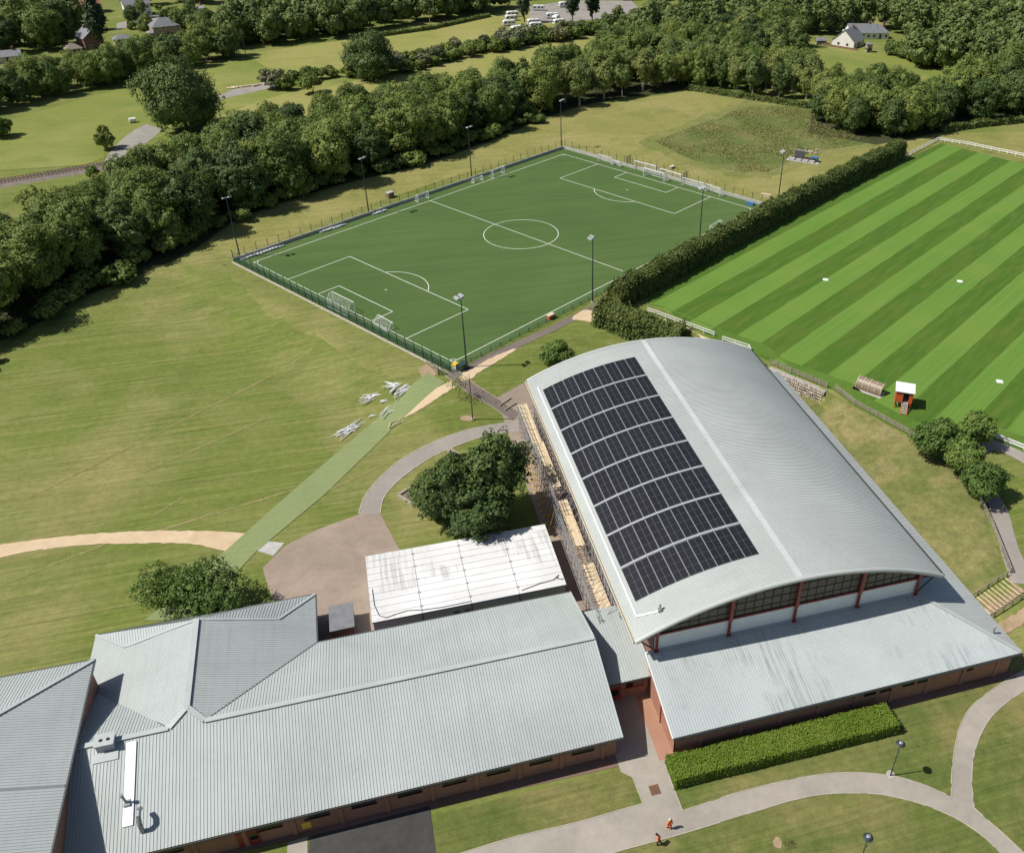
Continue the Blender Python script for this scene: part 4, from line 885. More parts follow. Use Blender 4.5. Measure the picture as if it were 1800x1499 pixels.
def gate(A, B, h, label):
    e = empty('mesh_gate', A, 0, label, 'gate')
    for p in (A, B): MB().box(p + V(0, 0, h / 2), (.1, .1, h)).build('post', 'green_steel', e)
    mb = MB(); [mb.beam(A + V(0, 0, z), B + V(0, 0, z), .05, .05) for z in (.15, h * .5, h - .05)]; mb.build('frame', 'green_steel', e)
    mb = MB(); L = (B - A).length; d = (B - A) / L
    for k in range(int(L / .12)): p = A + d * k * .12; mb.face([p + V(0, 0, .1) - d * .012, p + V(0, 0, .1) + d * .012, p + V(0, 0, h) + d * .012, p + V(0, 0, h) - d * .012])
    o = mb.build('wire_mesh', 'green_steel', e); o['kind'] = 'stuff'
gate(gnd(751, 640), gnd(772, 660), 2.3, 'dark green mesh gate standing open at the near corner of the pitch'); gate(gnd(772, 660), gnd(790, 656), 1.3, 'low mesh gate between the bins and the pale green overlay strip')

# ================================================================== FENCES, RAILS, WALL, STAIRS
def rail_fence(name, pts, h, label, mat, rails, step=2.2, pw=.12, rw=.05, rh=.12, z=None, group=None):
    P = [Vector(p) for p in pts]; e = empty(name, P[0], 0, label, 'fence', group); pr = None
    for i, (a, b) in enumerate(zip(P, P[1:])):
        n = max(1, round((b - a).length / step)); Q = [a.lerp(b, k / n) for k in range(n + 1)]
        Q = [V(q.x, q.y, terrain(q.x, q.y) if z is None else z) for q in Q]
        for k, q in enumerate(Q):
            if k == 0 and i > 0: continue
            if pr is None: pr = o = MB().box(q + V(0, 0, h / 2 - .1), (pw, pw, h + .2)).build('post', mat, e)
            else: o = pr.copy(); COL.objects.link(o); o.location = q - P[0] + (P[0] - V(P[0].x, P[0].y, terrain(P[0].x, P[0].y))) * 0 + V(0, 0, 0); o.location = q - Q0
            if k == 0 and i == 0: Q0 = q
        for rz in rails:
            mb = MB()
            for q, q2 in zip(Q, Q[1:]): mb.beam(q + V(0, 0, rz), q2 + V(0, 0, rz), rw, rh)
            mb.build('rail', mat, e)
    return e
g = lambda px, py: gnd(px, py)
rail_fence('white_railing', [g(1138, 549), g(1255, 592)], 1.15, 'white railing between the long hedge and the barrel roof', 'white_paint', (.55, 1.08), 2.4, .16, .08, .16)
rail_fence('white_railing', [g(1270, 600), g(1316, 615), g(1319, 622)], 1.15, 'short white railing at the far right corner of the barrel roof', 'white_paint', (.55, 1.08), 2.4, .16, .08, .16)
rail_fence('white_railing', [g(1728, 763), g(1800, 792), g(1880, 830)], 1.15, 'white railing right of the leafy trees on the field edge', 'white_paint', (.5, 1.02), 2.4, .16, .08, .26)
rail_fence('white_railing', [at(1588, 279), at(1648, 248)], 1.15, 'white railing running back from the far end of the long hedge', 'white_paint', (.55, 1.08), 2.6, .2, .1, .22)
rail_fence('white_railing', [at(1648, 248), at(1700, 256), at(1800, 277), at(1900, 298)], 1.15, 'white railing across the far end of the striped field', 'white_paint', (.55, 1.08), 2.6, .2, .1, .22)
rail_fence('timber_fence', [(32.6, -73.6, 0), (38.9, -84.0, 0)], 1.25, 'weathered timber fence on top of the stone basket wall', 'old_timber', (.35, .7, 1.05), 1.6, .16, .07, .15)
rail_fence('timber_fence', [(40.0, -84.9, 0), (40.9, -90.2, 0), (43.4, -96.4, 0), (45.4, -101.4, 0), (46.9, -108, 0), (47.1, -113, 0)], 1.1, 'weathered timber fence along the top of the grass bank below the orange hut', 'old_timber', (.35, .7, 1.05), 1.7, .16, .07, .15)
rail_fence('timber_fence', [(46.0, -119.0, 0), (44.2, -124.5, 0), (42.0, -130, 0), (40.4, -134.0, 0)], 1.1, 'weathered timber fence beside the upper path above the steps', 'old_timber', (.35, .7, 1.05), 1.6, .16, .07, .15)
rail_fence('timber_fence', [(39.6, -134.4, 0), (33.2, -135.4, 0)], 1.0, 'timber handrail on the grass bank side of the wooden steps', 'old_timber', (.5, .95), 1.5, .12, .05, .12)
rail_fence('timber_fence', [(40.6, -137.9, 0), (33.4, -139.2, 0)], 1.0, 'timber handrail on the near side of the wooden steps', 'old_timber', (.5, .95), 1.5, .12, .05, .12)
# gabion wall
gb = empty('gabion_wall', (34, -79, LOW), 0, 'stone basket retaining wall at the far corner of the hall lean-to', 'wall')
rr = random.Random(4); A, B = V(32.3, -74.3, 0), V(38.7, -84.6, 0); nn = V(-(B - A).y, (B - A).x, 0).normalized() * -1
stone_meshes = []
for k in range(8):
    bm = bmesh.new(); bmesh.ops.create_icosphere(bm, subdivisions=1, radius=.3)
    for v in bm.verts: v.co *= rr.uniform(.75, 1.15)
    me = bpy.data.meshes.new('stone'); bm.to_mesh(me); bm.free(); me.materials.append(M['stone']); stone_meshes.append(me)
MB().beam((A + B) / 2 + V(0, 0, -1.25) - (B - A) / 2 + nn * .55, (A + B) / 2 + V(0, 0, -1.25) + (B - A) / 2 + nn * .55, 1.2, 2.4).build('core', 'grime', gb)
for row in range(5):
    for c in range(26):
        p = A.lerp(B, (c + .5 + .4 * (row % 2)) / 26.5) + nn * (1.0 + .14 * (4 - row)) + V(0, 0, -2.0 + row * .47)
        o = bpy.data.objects.new('stone', stone_meshes[rr.randrange(8)]); COL.objects.link(o); o.parent = gb; o.location = p - gb.location; o.rotation_euler = (rr.uniform(0, 6), rr.uniform(0, 6), rr.uniform(0, 6)); o.scale = (rr.uniform(.75, 1.05), rr.uniform(.75, 1.05), .85)
# timber steps down the bank
st = empty('timber_steps', (36.5, -136.6, -1.4), 0, 'pale wooden steps leading down from the upper path to the hall', 'steps')
T0, T1 = V(40.0, -136.0, -.1), V(33.6, -137.2, LOW + .15); nst = 11
for k in range(nst):
    f = k / nst; p = T0.lerp(T1, f); q = T0.lerp(T1, (k + 1) / nst); side = V(-(T1 - T0).y, (T1 - T0).x, 0).normalized() * 1.55
    zt = T0.z + (T1.z - T0.z) * (k / (nst - 1)) + .1
    a, b = V(p.x, p.y, 0), V(q.x, q.y, 0); q8 = [a - side, a + side, b + side, b - side]
    MB().hull8([x + V(0, 0, zt - .5) for x in q8] + [x + V(0, 0, zt - .04) for x in q8]).build('tread', 'brown_dirt', st)
    e0 = b - (b - a) * .22
    MB().hull8([x + V(0, 0, zt - .3) for x in (e0 - side, e0 + side, b + side, b - side)] + [x + V(0, 0, zt + .02) for x in (e0 - side, e0 + side, b + side, b - side)]).build('riser_board', 'timber', st)
# steps in the brown path
ps = empty('path_steps', gnd(890, 715), 0, 'two timber edged steps in the brown path by the scaffold', 'steps')
for f in ((878, 714, 898, 700), (887, 722, 907, 709)):
    a, b = gnd(f[0], f[1]), gnd(f[2], f[3]); MB().beam(a + V(0, 0, .1), b + V(0, 0, .1), .25, .26).build('step_edge', 'old_timber', ps)
# orange hut on stilts
hx, hy = 49.0, -92.6; hr = rad(-33)
hut = empty('lookout_hut', (hx, hy, terrain(hx, hy)), hr, 'orange clad hut on stilts with white flat roof and wooden stairs', 'hut')
def hp(n, mb, mat): o = mb.build(n, mat); o.parent = hut; return o
for x in (-1.3, 1.3):
    for y in (-1.2, 1.2): hp('stilt', MB().box((x, y, .65), (.16, .16, 1.3)), 'orange_paint')
hp('floor', MB().box((0, 0, 1.32), (2.9, 2.7, .12)), 'old_timber')
for i in range(9):
    for s in (-1, 1): hp('cladding_board', MB().box((s * 1.42, -1.2 + i * .3, 2.45), (.06, .27, 2.1)), 'orange_paint')
for i in range(9):
    x = -1.28 + i * .32; hp('cladding_board', MB().box((x, 1.36, 2.45), (.29, .06, 2.1)), 'orange_paint')
    if not -.1 < x < .8: hp('cladding_board', MB().box((x, -1.36, 2.45), (.29, .06, 2.1)), 'orange_paint')
hp('interior_wall', MB().box((0, 1.2, 2.4), (2.7, .05, 2.0)), 'old_timber')
hp('roof', MB().hull8([V(-1.65, -1.6, 3.5), V(1.65, -1.6, 3.5), V(1.65, 1.6, 3.5), V(-1.65, 1.6, 3.5), V(-1.65, -1.6, 3.62), V(1.65, -1.6, 3.62), V(1.65, 1.6, 3.72), V(-1.65, 1.6, 3.72)]), 'white_paint')
for s in (-.1, .95): hp('stringer', MB().beam(V(s - .1, -1.4, 1.3), V(s - .1, -3.3, .05), .08, .22), 'orange_paint')
for k in range(7): f = k / 7; hp('tread', MB().box((.33, -1.5 - f * 1.75, 1.25 - f * 1.2), (1.05, .2, .06)), 'concrete')
hp('skirt_board', MB().beam(V(-1.3, -1.2, .7), V(-1.3, 1.2, .3), .05, .3), 'timber')
# arched shelter
dx_, dy_ = 46.2, -86.6; dg = empty('arched_shelter', (dx_, dy_, terrain(dx_, dy_) - .02), rad(-54), 'arched brown team shelter with timber ribs on a pale slab beside the field', 'shelter')
def dp(n, mb, mat, sm=False): o = mb.build(n, mat, None, sm); o.parent = dg; return o
dp('slab', MB().box((0, -.5, .05), (5.4, 2.6, .12)), 'concrete')
def ap(t, r): return V(0, -r * math.cos(t) + .3, .55 + r * math.sin(t))
for k in range(4):
    mb = MB(); x0, x1 = -2.35 + k * 1.175, -2.35 + (k + 1) * 1.175
    for j in range(9): t, t2 = j * math.pi * .62 / 9 - .35, (j + 1) * math.pi * .62 / 9 - .35; a, b = ap(t, 1.45), ap(t2, 1.45); mb.face([a + V(x0, 0, 0), a + V(x1, 0, 0), b + V(x1, 0, 0), b + V(x0, 0, 0)])
    dp('curved_sheet', mb, 'dugout_sheet', True)
for k in range(5):
    mb = MB(); x = -2.35 + k * 1.175
    for j in range(9): t, t2 = j * math.pi * .62 / 9 - .35, (j + 1) * math.pi * .62 / 9 - .35; mb.beam(ap(t, 1.5) + V(x, 0, 0), ap(t2, 1.5) + V(x, 0, 0), .1, .08)
    dp('rib', mb, 'timber')
dp('bench', MB().box((0, -.3, .5), (4.6, .5, .08)), 'old_timber'); dp('kick_panel', MB().box((0, -1.2, .3), (4.7, .06, .45)), 'corten')
# pad with machines
pd = at(1412, 283); pr_ = rad(-41)
pad = empty('machine_pad', pd, pr_, 'pale concrete pad with low pedestals by the rough grass', 'concrete pad')
def pp_(n, mb, mat): o = mb.build(n, mat); o.parent = pad; return o
pp_('slab', MB().box((0, 0, .06), (9.6, 3.6, .16)), 'concrete')
for x in (-3.2, -1.2, .8, 2.8): pp_('pedestal', MB().box((x, -.8, .35), (1.4, 1.2, .5)), 'concrete')
ms = empty('storage_tank', pd + Matrix.Rotation(pr_, 3, 'Z') @ V(-1.6, 1.2, .14), pr_, 'dark angular hopper standing on the concrete pad', 'hopper')
for n_, mb, mt in (('body', MB().hull8([V(-1.2, -.7, .3), V(1.2, -.7, .3), V(1.2, .8, .3), V(-1.2, .8, .3), V(-1.5, .1, 2.3), V(1.5, .1, 2.3), V(1.5, 1.0, 2.3), V(-1.5, 1.0, 2.3)]), 'machine_dark'), ('rim', MB().box((0, .55, 2.33), (3.1, 1.0, .1)), 'galv'), ('skid', MB().box((0, 0, .15), (2.6, 1.6, .3)), 'machine_dark')): o = mb.build(n_, mt); o.parent = ms
crate('generator', pd + Matrix.Rotation(pr_, 3, 'Z') @ V(3.2, .6, .14), (2.0, 1.3, 1.3), pr_, ('machine_dark', 'blue_paint'), 'blue topped generator box on the concrete pad', 'generator')
crate('pump_unit', pd + Matrix.Rotation(pr_, 3, 'Z') @ V(.8, .8, .14), (2.6, .9, .7), pr_, ('corten', 'machine_dark'), 'low rusty pump unit in the middle of the concrete pad', 'pump')
rk = empty('rubble_pile', at(1424, 268), 0, 'pile of pale rubble behind the machine pad', 'rubble'); rr = random.Random(8)
for k in range(16): o = bpy.data.objects.new('stone', stone_meshes[rr.randrange(8)]); COL.objects.link(o); o.parent = rk; o.location = (rr.gauss(0, 1.6), rr.gauss(0, .8), .2); o.scale = [rr.uniform(.9, 2.2)] * 2 + [rr.uniform(.8, 1.5)]
# white targets on the field
for i, (p, lab) in enumerate((((1451, 492), 'small white square sheet on the field nearest the long hedge'), ((1687, 495), 'small white square sheet on the field farthest to the right'), ((1757, 671), 'small white square sheet on the field above the leafy trees'))):
    q = at(*p); e = empty('ground_marker', (q.x, q.y, .05), TH + .5, lab, 'marker', 'white squares on the striped field')
    o = MB().box((0, 0, .03), (1.15, 1.15, .04)).build('sheet', 'white_paint'); o.parent = e
    for s in ((-.5, -.5), (.5, -.5), (.5, .5), (-.5, .5)): o = MB().tube((*s, 0), (*s, .09), .03).build('peg', 'galv'); o.parent = e
# white pole bundles on the lawn
def bundle(px, py, rz, n, L, spread, label, seed, ang=.25, name='pole_bundle', rp=.075):
    P = gnd(px, py, .08); e = empty(name, P, rz, label, 'poles', 'white poles left on the lawn'); r_ = random.Random(seed)
    for k in range(n):
        c = V(r_.uniform(-.3, .3) * L, r_.uniform(-spread, spread), .05 + .05 * (k % 3)); a = r_.gauss(0, ang); l = L * r_.uniform(.55, 1) / 2; d = V(math.cos(a), math.sin(a), 0)
        o = MB().tube(c - d * l, c + d * l, rp, rp, 6).build('pole', 'white_paint'); o.parent = e
bundle(616, 756, rad(33), 13, 4.6, 1.0, 'heap of white poles lowest on the lawn, left of the pale green overlay strip', 1, .5)
bundle(657, 700, rad(28), 11, 4.6, 1.0, 'fanned out white poles on the lawn above the pale green overlay strip', 2, .42)
bundle(692, 679, rad(25), 12, 3.0, 1.2, 'tangle of white poles nearest the pitch fence', 3, .6)
bundle(710, 686, rad(48), 13, 4.4, .7, 'tight sheaf of white poles nearest the open gate', 4, .25)
bundle(680, 723, rad(50), 5, 3.2, 1.1, 'row of parallel white poles lying on the pale green overlay strip', 5, .05, 'pole_bundle', .075)
bundle(653, 733, rad(10), 2, 1.6, .4, 'two short white poles at the left edge of the pale green overlay strip', 6, .7)
bundle(675, 706, rad(5), 5, 1.2, .3, 'short stack of white poles beside the pale green overlay strip', 7, .15)
P = gnd(698, 743, .1); e = empty('frame_panel', P, rad(20), 'open white frame lying on the grass right of the pale green overlay strip', 'frame')
cor = [V(-1.9, -.6, .05), V(-.9, .5, .05), V(1.4, .4, .05), V(.8, -.5, .05)]
for a, b in zip(cor, cor[1:] + cor[:1]): o = MB().tube(a, b, .07).build('bar', 'timber'); o.parent = e

# ================================================================== SCAFFOLD
sc = empty('scaffold', (-16, -104, LOW), 0, 'tube scaffold with pale timber decks along the left side of the hall', 'scaffold')
XO, XI = -17.25, -14.6; r_ = random.Random(9); ys = [-129.5 + k * 1.54 for k in range(33)]
tubes = {}
def pole(x, y, z0, z1, n='standard', mat='scaffold_tube', r=.045):
    key = (round(z1 - z0, 1), mat, r)
    if key not in tubes: tubes[key] = MB().tube((0, 0, 0), (0, 0, key[0]), r, r, 5).build(n, mat); o = tubes[key]
    else: o = tubes[key].copy(); COL.objects.link(o)
    o.parent = sc; o.location = V(x, y, z0) - sc.location; return o
for i, y in enumerate(ys):
    zt = 5.0 if y > -109 else (4.0 if y > -122 else 3.4)
    for x in (XO, XI): pole(x, y, terrain(x, y), zt)
    if i < 32:
        for z in (-.4, 1.6, zt - 1.4): MB().tube((XO - .1, y, z), (XI + .15, y, z), .04, .04, 5).build('transom', 'scaffold_tube', sc)
        y2 = ys[i + 1]; s = 1 if i % 2 else -1
        [MB().tube(a_, b_, .04, .04, 5).build('brace', 'scaffold_tube', sc) for a_, b_ in (((XO - .05, y if s > 0 else y2, -.4), (XO - .05, y2 if s > 0 else y, 3.4)), ((XI + .05, y, LOW + .3), (XI + .05, y2, 1.6)), ((XO, y, 1.6), (XI, y2, 3.4)))]
for x in (XO - .06, XI + .06):
    for y0, y1, zt in ((-129.9, -122, 3.4), (-122, -109, 4.0), (-109, -79.8, 5.0)):
        for z in (-1.2, -.4, .6, 1.6, 2.3, zt - 1.4, zt - .9, zt - .35): MB().tube((x, y0, z), (x, y1, z), .04, .04, 5).build('ledger', 'scaffold_tube', sc)
for y0, y1, z, x0 in ((-129.3, -118.6, 2.05, XO + .75), (-115.8, -105.6, 2.75, XO + .45), (-103.5, -91.6, 3.6, XO + .15), (-92.0, -80.2, 3.65, XO - .1)):
    for k in range(5):
        x = x0 + k * .3; n = 3
        for j in range(n):
            ya_, yb_ = y0 + (y1 - y0) * j / n, y0 + (y1 - y0) * (j + .985) / n
            MB().span(x, x + .285, ya_ + r_.uniform(-.12, .1), yb_, z, z + .06).build('deck_board', 'timber', sc)
for i, y in enumerate(ys[15:27]):
    mb = MB(); mb.tube((XO - 1.0, y + .4, terrain(XO - 1, y) + .02), (XO - .05, y + .4, 1.6), .05, .05, 5); mb.tube((XO - 1.0, y + .4, terrain(XO - 1, y) + .06), (XO, y + .4, -1.6), .04, .04, 5); mb.box(V(XO - 1.05, y + .4, terrain(XO - 1, y) + .06), (.35, .35, .1)); mb.build('raker', 'yellow_paint', sc)

# ================================================================== LAMP POSTS, PEOPLE, SMALL THINGS
def lamp_post():
    r = empty('lamp_post')
    for n_, mb, mt in (('pole', MB().tube((0, 0, 0), (0, 0, 1.3), .085, .085, 10).tube((0, 0, 1.3), (0, 0, 5.4), .055, .045, 8), 'dark_pole'), ('bracket_sign', MB().box((.14, 0, 4.1), (.3, .05, .3)), 'cream'), ('lamp_shade', MB().tube((0, 0, 5.4), (0, 0, 5.75), .16, .5, 14).tube((0, 0, 5.75), (0, 0, 6.0), .52, .3, 14), 'dark_pole'), ('base', MB().box((0, 0, .05), (.7, .7, .1)), 'concrete')):
        o = mb.build(n_, mt, None, False); o.parent = r
        if n_ == 'lamp_shade': t = MB().tube((0, 0, 6.0), (0, 0, 6.05), .22, .15, 10).build('finial', 'galv'); t.parent = o
    return r
l0 = lamp_post(); l0.location = gnd(1565, 1363); tag(l0, 'dark lamp post beside the curved grey path near the clipped hedge', 'lamp post', 'lamp posts on the front lawns')
l1 = copy_tree(l0); l1.location = gnd(1508, 1527); tag(l1, 'dark lamp post at the bottom edge with only its head in view', 'lamp post', 'lamp posts on the front lawns')
P = gnd(831, 737.5); e = empty('post', P, 0, 'tall dark post on a round dirt patch between the footpath and the brown path', 'post')
MB().tube(P, P + V(0, 0, 8.4), .13, .09, 10).build('pole', 'corten', e); MB().tube(P + V(0, 0, 8.4), P + V(0, 0, 9.3), .05, .03, 8).build('spike', 'galv', e); MB().box(P + V(0, 0, .1), (.5, .5, .2)).build('base', 'concrete', e)
sheet('dirt_patch', [(808, 735), (815, 731), (829, 731), (836, 736), (829, 740), (814, 740)], 'brown_dirt', .05, 0, True)
sheet('dirt_patch', [(1560, 1362), (1558, 1356), (1566, 1353), (1572, 1360), (1570, 1366)], 'kerb', .06, 0, True)
def person(P, rz, joints, radii, edges, colour, label, shade, head):
    """joints in metres; grown as one skinned body; colour(z, x, y) picks the clothing"""
    me = bpy.data.meshes.new('person'); me.from_pydata(joints, edges, []); o = bpy.data.objects.new('person', me); COL.objects.link(o)
    md = o.modifiers.new('skin', 'SKIN'); md.use_smooth_shade = True
    for v, r in zip(me.skin_vertices[0].data, radii): v.radius = (r, r)
    me.skin_vertices[0].data[0].use_root = True
    ss = o.modifiers.new('sub', 'SUBSURF'); ss.levels = ss.render_levels = 2
    dg_ = bpy.context.evaluated_depsgraph_get(); m2 = bpy.data.meshes.new_from_object(o.evaluated_get(dg_))
    o.modifiers.clear(); o.data = m2; m2.materials.clear()
    for x in shade: m2.materials.append(M[x])
    for f in m2.polygons: f.material_index = colour(f.center); f.use_smooth = True
    o.location = P; o.rotation_euler = (0, 0, rz); tag(o, label, 'person')
    hd, hm = head; mb = MB(); n = 10
    for j in range(5):
        z0, z1 = j / 5, (j + 1) / 5; mb.tube(Vector(hd) + V(0, 0, .0 + .14 * z0), Vector(hd) + V(0, 0, .14 * z1), .135 * math.sqrt(1 - z0 ** 2.2), .135 * math.sqrt(max(0, 1 - z1 ** 2.2)) + .004, n)
    h = mb.build('hard_hat' if hm != 'hair' else 'hair', hm, None, True); h.parent = o
J = [(0, 0, .98), (0, .02, 1.25), (0, .02, 1.5), (0, .03, 1.62), (0, .05, 1.76), (0, .05, 1.86),
     (-.2, .02, 1.48), (-.3, .0, 1.2), (-.27, .15, .98), (-.26, .2, .9), (.2, .02, 1.48), (.31, .05, 1.2), (.3, -.05, .97), (.3, -.06, .88),
     (-.11, 0, .9), (-.12, .16, .5), (-.12, .1, .1), (-.12, .26, .05), (.11, 0, .9), (.12, -.06, .5), (.12, -.3, .12), (.12, -.18, .05)]
R = [.19, .18, .19, .075, .115, .1, .1, .075, .06, .055, .1, .075, .06, .055, .13, .1, .08, .07, .13, .1, .08, .07]
E_ = [(0, 1), (1, 2), (2, 3), (3, 4), (4, 5), (2, 6), (6, 7), (7, 8), (8, 9), (2, 10), (10, 11), (11, 12), (12, 13), (0, 14), (14, 15), (15, 16), (16, 17), (0, 18), (18, 19), (19, 20), (20, 21)]
def col_a(c): return 1 if c.z > 1.6 or (abs(c.x) > .22 and c.z < .97) else (2 if c.z < .14 else 0)
person(gnd(1176, 1456, .03), rad(200), J, R, E_, col_a, 'person in orange work clothes walking on the grey path', ('orange_cloth', 'skin', 'dark_cloth'), ((0, .05, 1.8), 'helmet'))
J2 = [(x, y + (.28 * (z - .95) if z > 1 else 0), z * .985) for x, y, z in J]
def col_b(c): return 1 if c.z > 1.6 else (0 if c.z > .98 and c.x < .1 else (3 if c.z > .98 else 2))
person(gnd(1158, 1484, .03), rad(60), J2, R, E_, col_b, 'person in orange and grey vest with dark trousers at the grass edge', ('orange_cloth', 'skin', 'dark_cloth', 'grey_cloth'), ((0, .3, 1.77), 'hair'))
# planter with benches under the big tree
pb = empty('tree_planter', gnd(735, 890), 0, 'low timber edged seat bed showing beside the big dark tree', 'planter')
for a, b in (((700, 872), (727, 889)), ((700, 872), (722, 858)), ((727, 889), (748, 874)), ((790, 790), (806, 800)), ((806, 800), (800, 822)), ((790, 790), (784, 812))): MB().beam(gnd(*a, .18), gnd(*b, .18), .4, .4).build('edge_board', 'old_timber', pb)
sheet('planter_soil', [(702, 873), (722, 860), (748, 873), (728, 888)], 'path_brown', .1, 0, False)

# ================================================================== RAILWAY, HOUSES, CARAVANS
ra, rb_ = at(-260, 368), at(330, 268); d = (rb_ - ra); L = d.length; d.normalize(); nn = V(-d.y, d.x, 0)
MB().hull8([ra - nn * 3.4, rb_ - nn * 3.4, rb_ + nn * 3.4, ra + nn * 3.4] + [p + V(0, 0, .5) for p in (ra - nn * 2.2, rb_ - nn * 2.2, rb_ + nn * 2.2, ra + nn * 2.2)]).build('track_bed', 'ballast')['kind'] = 'structure'
rw = empty('railway_track', ra, 0, 'railway track with dark rails at the left edge behind the trees', 'railway')
for s in (-1.45, -.1, .75, 2.1): MB().beam(ra + nn * s + V(0, 0, .68), rb_ + nn * s + V(0, 0, .68), .12, .16).build('rail', 'rust', rw)
slp = None
for k in range(int(L / .9)):
    if slp is None: slp = o = MB().box((0, 0, 0), (.3, 4.6, .14), 0, math.atan2(d.y, d.x)).build('sleeper', 'old_timber')
    else: o = slp.copy(); COL.objects.link(o)
    o.parent = rw; o.location = d * (k * .9) + nn * .3 + V(0, 0, .54)
def house(px, py, wd, dp, h, rz, roof, wall, roofm, label, rh=2.6, z=0.0, cat='house', chim=True, name='house'):
    P = at(px, py, z); e = empty(name, P, rz, label, cat)
    def pt(n, mb, m): o = mb.build(n, m); o.parent = e; return o
    x, y = wd / 2, dp / 2; mb = MB(); mb.span(-x, x, -y, y, -.3, h)
    if roof == 'gable': mb.face([V(-x, -y, h), V(-x, y, h), V(-x, 0, h + rh)][::-1]); mb.face([V(x, -y, h), V(x, y, h), V(x, 0, h + rh)])
    pt('wall', mb, wall)
    o_ = .4; k = rh / y * o_; mb = MB(); hx = x + o_ if roof == 'gable' else max(.3, x - y)
    f = [V(-x - o_, -y - o_, h - k), V(x + o_, -y - o_, h - k), V(x + o_, y + o_, h - k), V(-x - o_, y + o_, h - k)]; r0, r1 = V(-hx, 0, h + rh + .02), V(hx, 0, h + rh + .02)
    mb.face([f[0], f[1], r1, r0]); mb.face([f[2], f[3], r0, r1]); mb.face([f[1], f[2], r1]); mb.face([f[3], f[0], r0]) if roof != 'gable' else None
    if roof == 'gable': mb.f.pop(); mb.m.pop()
    r = pt('roof', mb, roofm)
    if chim: c = MB().span(x * .45, x * .45 + .9, -.3, .5, h + rh * .5, h + rh + 1.1).build('chimney', 'brick_red'); c.parent = r
    for i in range(max(2, int(wd / 2.6))):
        xx = -x + wd * (i + .5) / max(2, int(wd / 2.6))
        for zz in ((1.3, 3.9) if h > 4 else (1.3,)):
            w_ = pt('window', MB().span(xx - .65, xx + .65, -y - .05, -y - .002, zz - .55, zz + .6), 'white_paint'); g_ = MB().span(xx - .52, xx + .52, -y - .08, -y - .051, zz - .42, zz + .48).build('pane', 'glass_dark'); g_.parent = w_
    for yy in (-y * .4, y * .4):
        w_ = pt('window', MB().span(-x - .05, -x - .002, yy - .6, yy + .6, .8, 2.0), 'white_paint'); g_ = MB().span(-x - .08, -x - .051, yy - .48, yy + .48, .92, 1.88).build('pane', 'glass_dark'); g_.parent = w_
    pt('door', MB().span(-.5, .5, -y - .07, -y - .003, 0, 2.1), 'dark_gutter')
    return e
house(293, 62, 12, 8.5, 4.6, rad(20), 'hip', 'brick_pale', 'slate', 'brick house with grey hipped roof and white conservatory beyond the left meadow', 2.8)
house(272, 66, 5, 3.5, 2.4, rad(20), 'hip', 'white_paint', 'galv', 'small white conservatory left of the grey hipped house', .7, 0, 'conservatory', False, 'conservatory')
house(362, 42, 8, 9, 4.8, rad(110), 'gable', 'brick_pale', 'slate', 'pale gabled house among the trees right of the grey hipped house', 3.0)
house(162, 84, 9, 8, 4.8, rad(120), 'gable', 'brick_red', 'slate', 'red brick gable half hidden behind the tall dark conifer', 2.8)
house(217, 77, 7, 5, 2.4, rad(15), 'hip', 'render_cream', 'slate', 'low garden pavilion with grey roof right of the tall dark conifer', 1.4, 0, 'pavilion', False, 'garden_pavilion')
house(130, 93, 6, 5, 2.2, rad(25), 'hip', 'render_cream', 'old_timber', 'small brown roofed outbuilding left of the tall conifer', 1.8, 0, 'outbuilding', False, 'outbuilding')
house(15, 108, 10, 7, 2.6, rad(15), 'gable', 'render_cream', 'slate', 'low grey roofed bungalow at the left edge', 1.6)
house(152, 22, 14, 9, 4.6, rad(15), 'gable', 'brick_pale', 'tile_red', 'house with orange red tiled roof at the top left', 3.2)
house(243, 26, 12, 9, 5.6, rad(15), 'gable', 'render_white', 'slate', 'white rendered house at the top edge above the hipped house', 3.0)
house(455, 14, 14, 9, 4.6, rad(10), 'hip', 'brick_red', 'slate', 'dark roofed house at the top edge left of the pale meadow', 2.8)
house(480, 20, 7, 6, 2.6, rad(10), 'hip', 'brick_pale', 'slate', 'small dark roofed annex right of the top edge house', 1.6, 0, 'house', False)
house(1303, 22, 12, 9, 5.2, rad(-10), 'gable', 'brick_red', 'slate', 'brick house just visible over the trees at the top right', 3.0)
house(1432, 22, 12, 9, 5.4, rad(-10), 'gable', 'brick_pale', 'tile_red', 'pale brick house over the trees above the white gabled house', 3.0)
house(1390, 14, 11, 9, 5.2, rad(-10), 'gable', 'brick_red', 'tile_red', 'red brick house over the trees left of the pale brick one', 3.0)
house(1490, 80, 11, 10.5, 2.9, rad(36), 'gable', 'render_white', 'slate', 'white gabled bungalow with grey roof at the edge of the right meadow', 4.4)
house(1512, 66, 13, 8, 3.0, rad(-14), 'gable', 'render_white', 'slate', 'long grey roofed wing behind the white gabled bungalow', 3.0)
house(1542, 66, 8, 8, 3.0, rad(-14), 'hip', 'render_white', 'slate', 'grey hipped roof at the right end of the white bungalow', 2.6)
house(1442, 78, 4.5, 3.5, 2.0, rad(-14), 'gable', 'old_timber', 'slate', 'small dark shed left of the white bungalow', .9, 0, 'shed', False, 'garden_shed')
house(1526, 92, 2.4, 2.4, 3.6, rad(-14), 'hip', 'brick_pale', 'slate', 'square brick pier building below the white bungalow', .5, 0, 'pump house', False, 'pump_house')
mb = MB(); A, B = at(1440, 79), at(1508, 90)
gwall = empty('garden_wall', A, 0, 'low reddish garden wall along the far edge of the right meadow', 'wall')
for k in range(9): MB().beam(A.lerp(B, k / 9) + V(0, 0, .4), A.lerp(B, (k + .98) / 9) + V(0, 0, .4), .3, .9).build('wall_panel', 'brick_red', gwall)
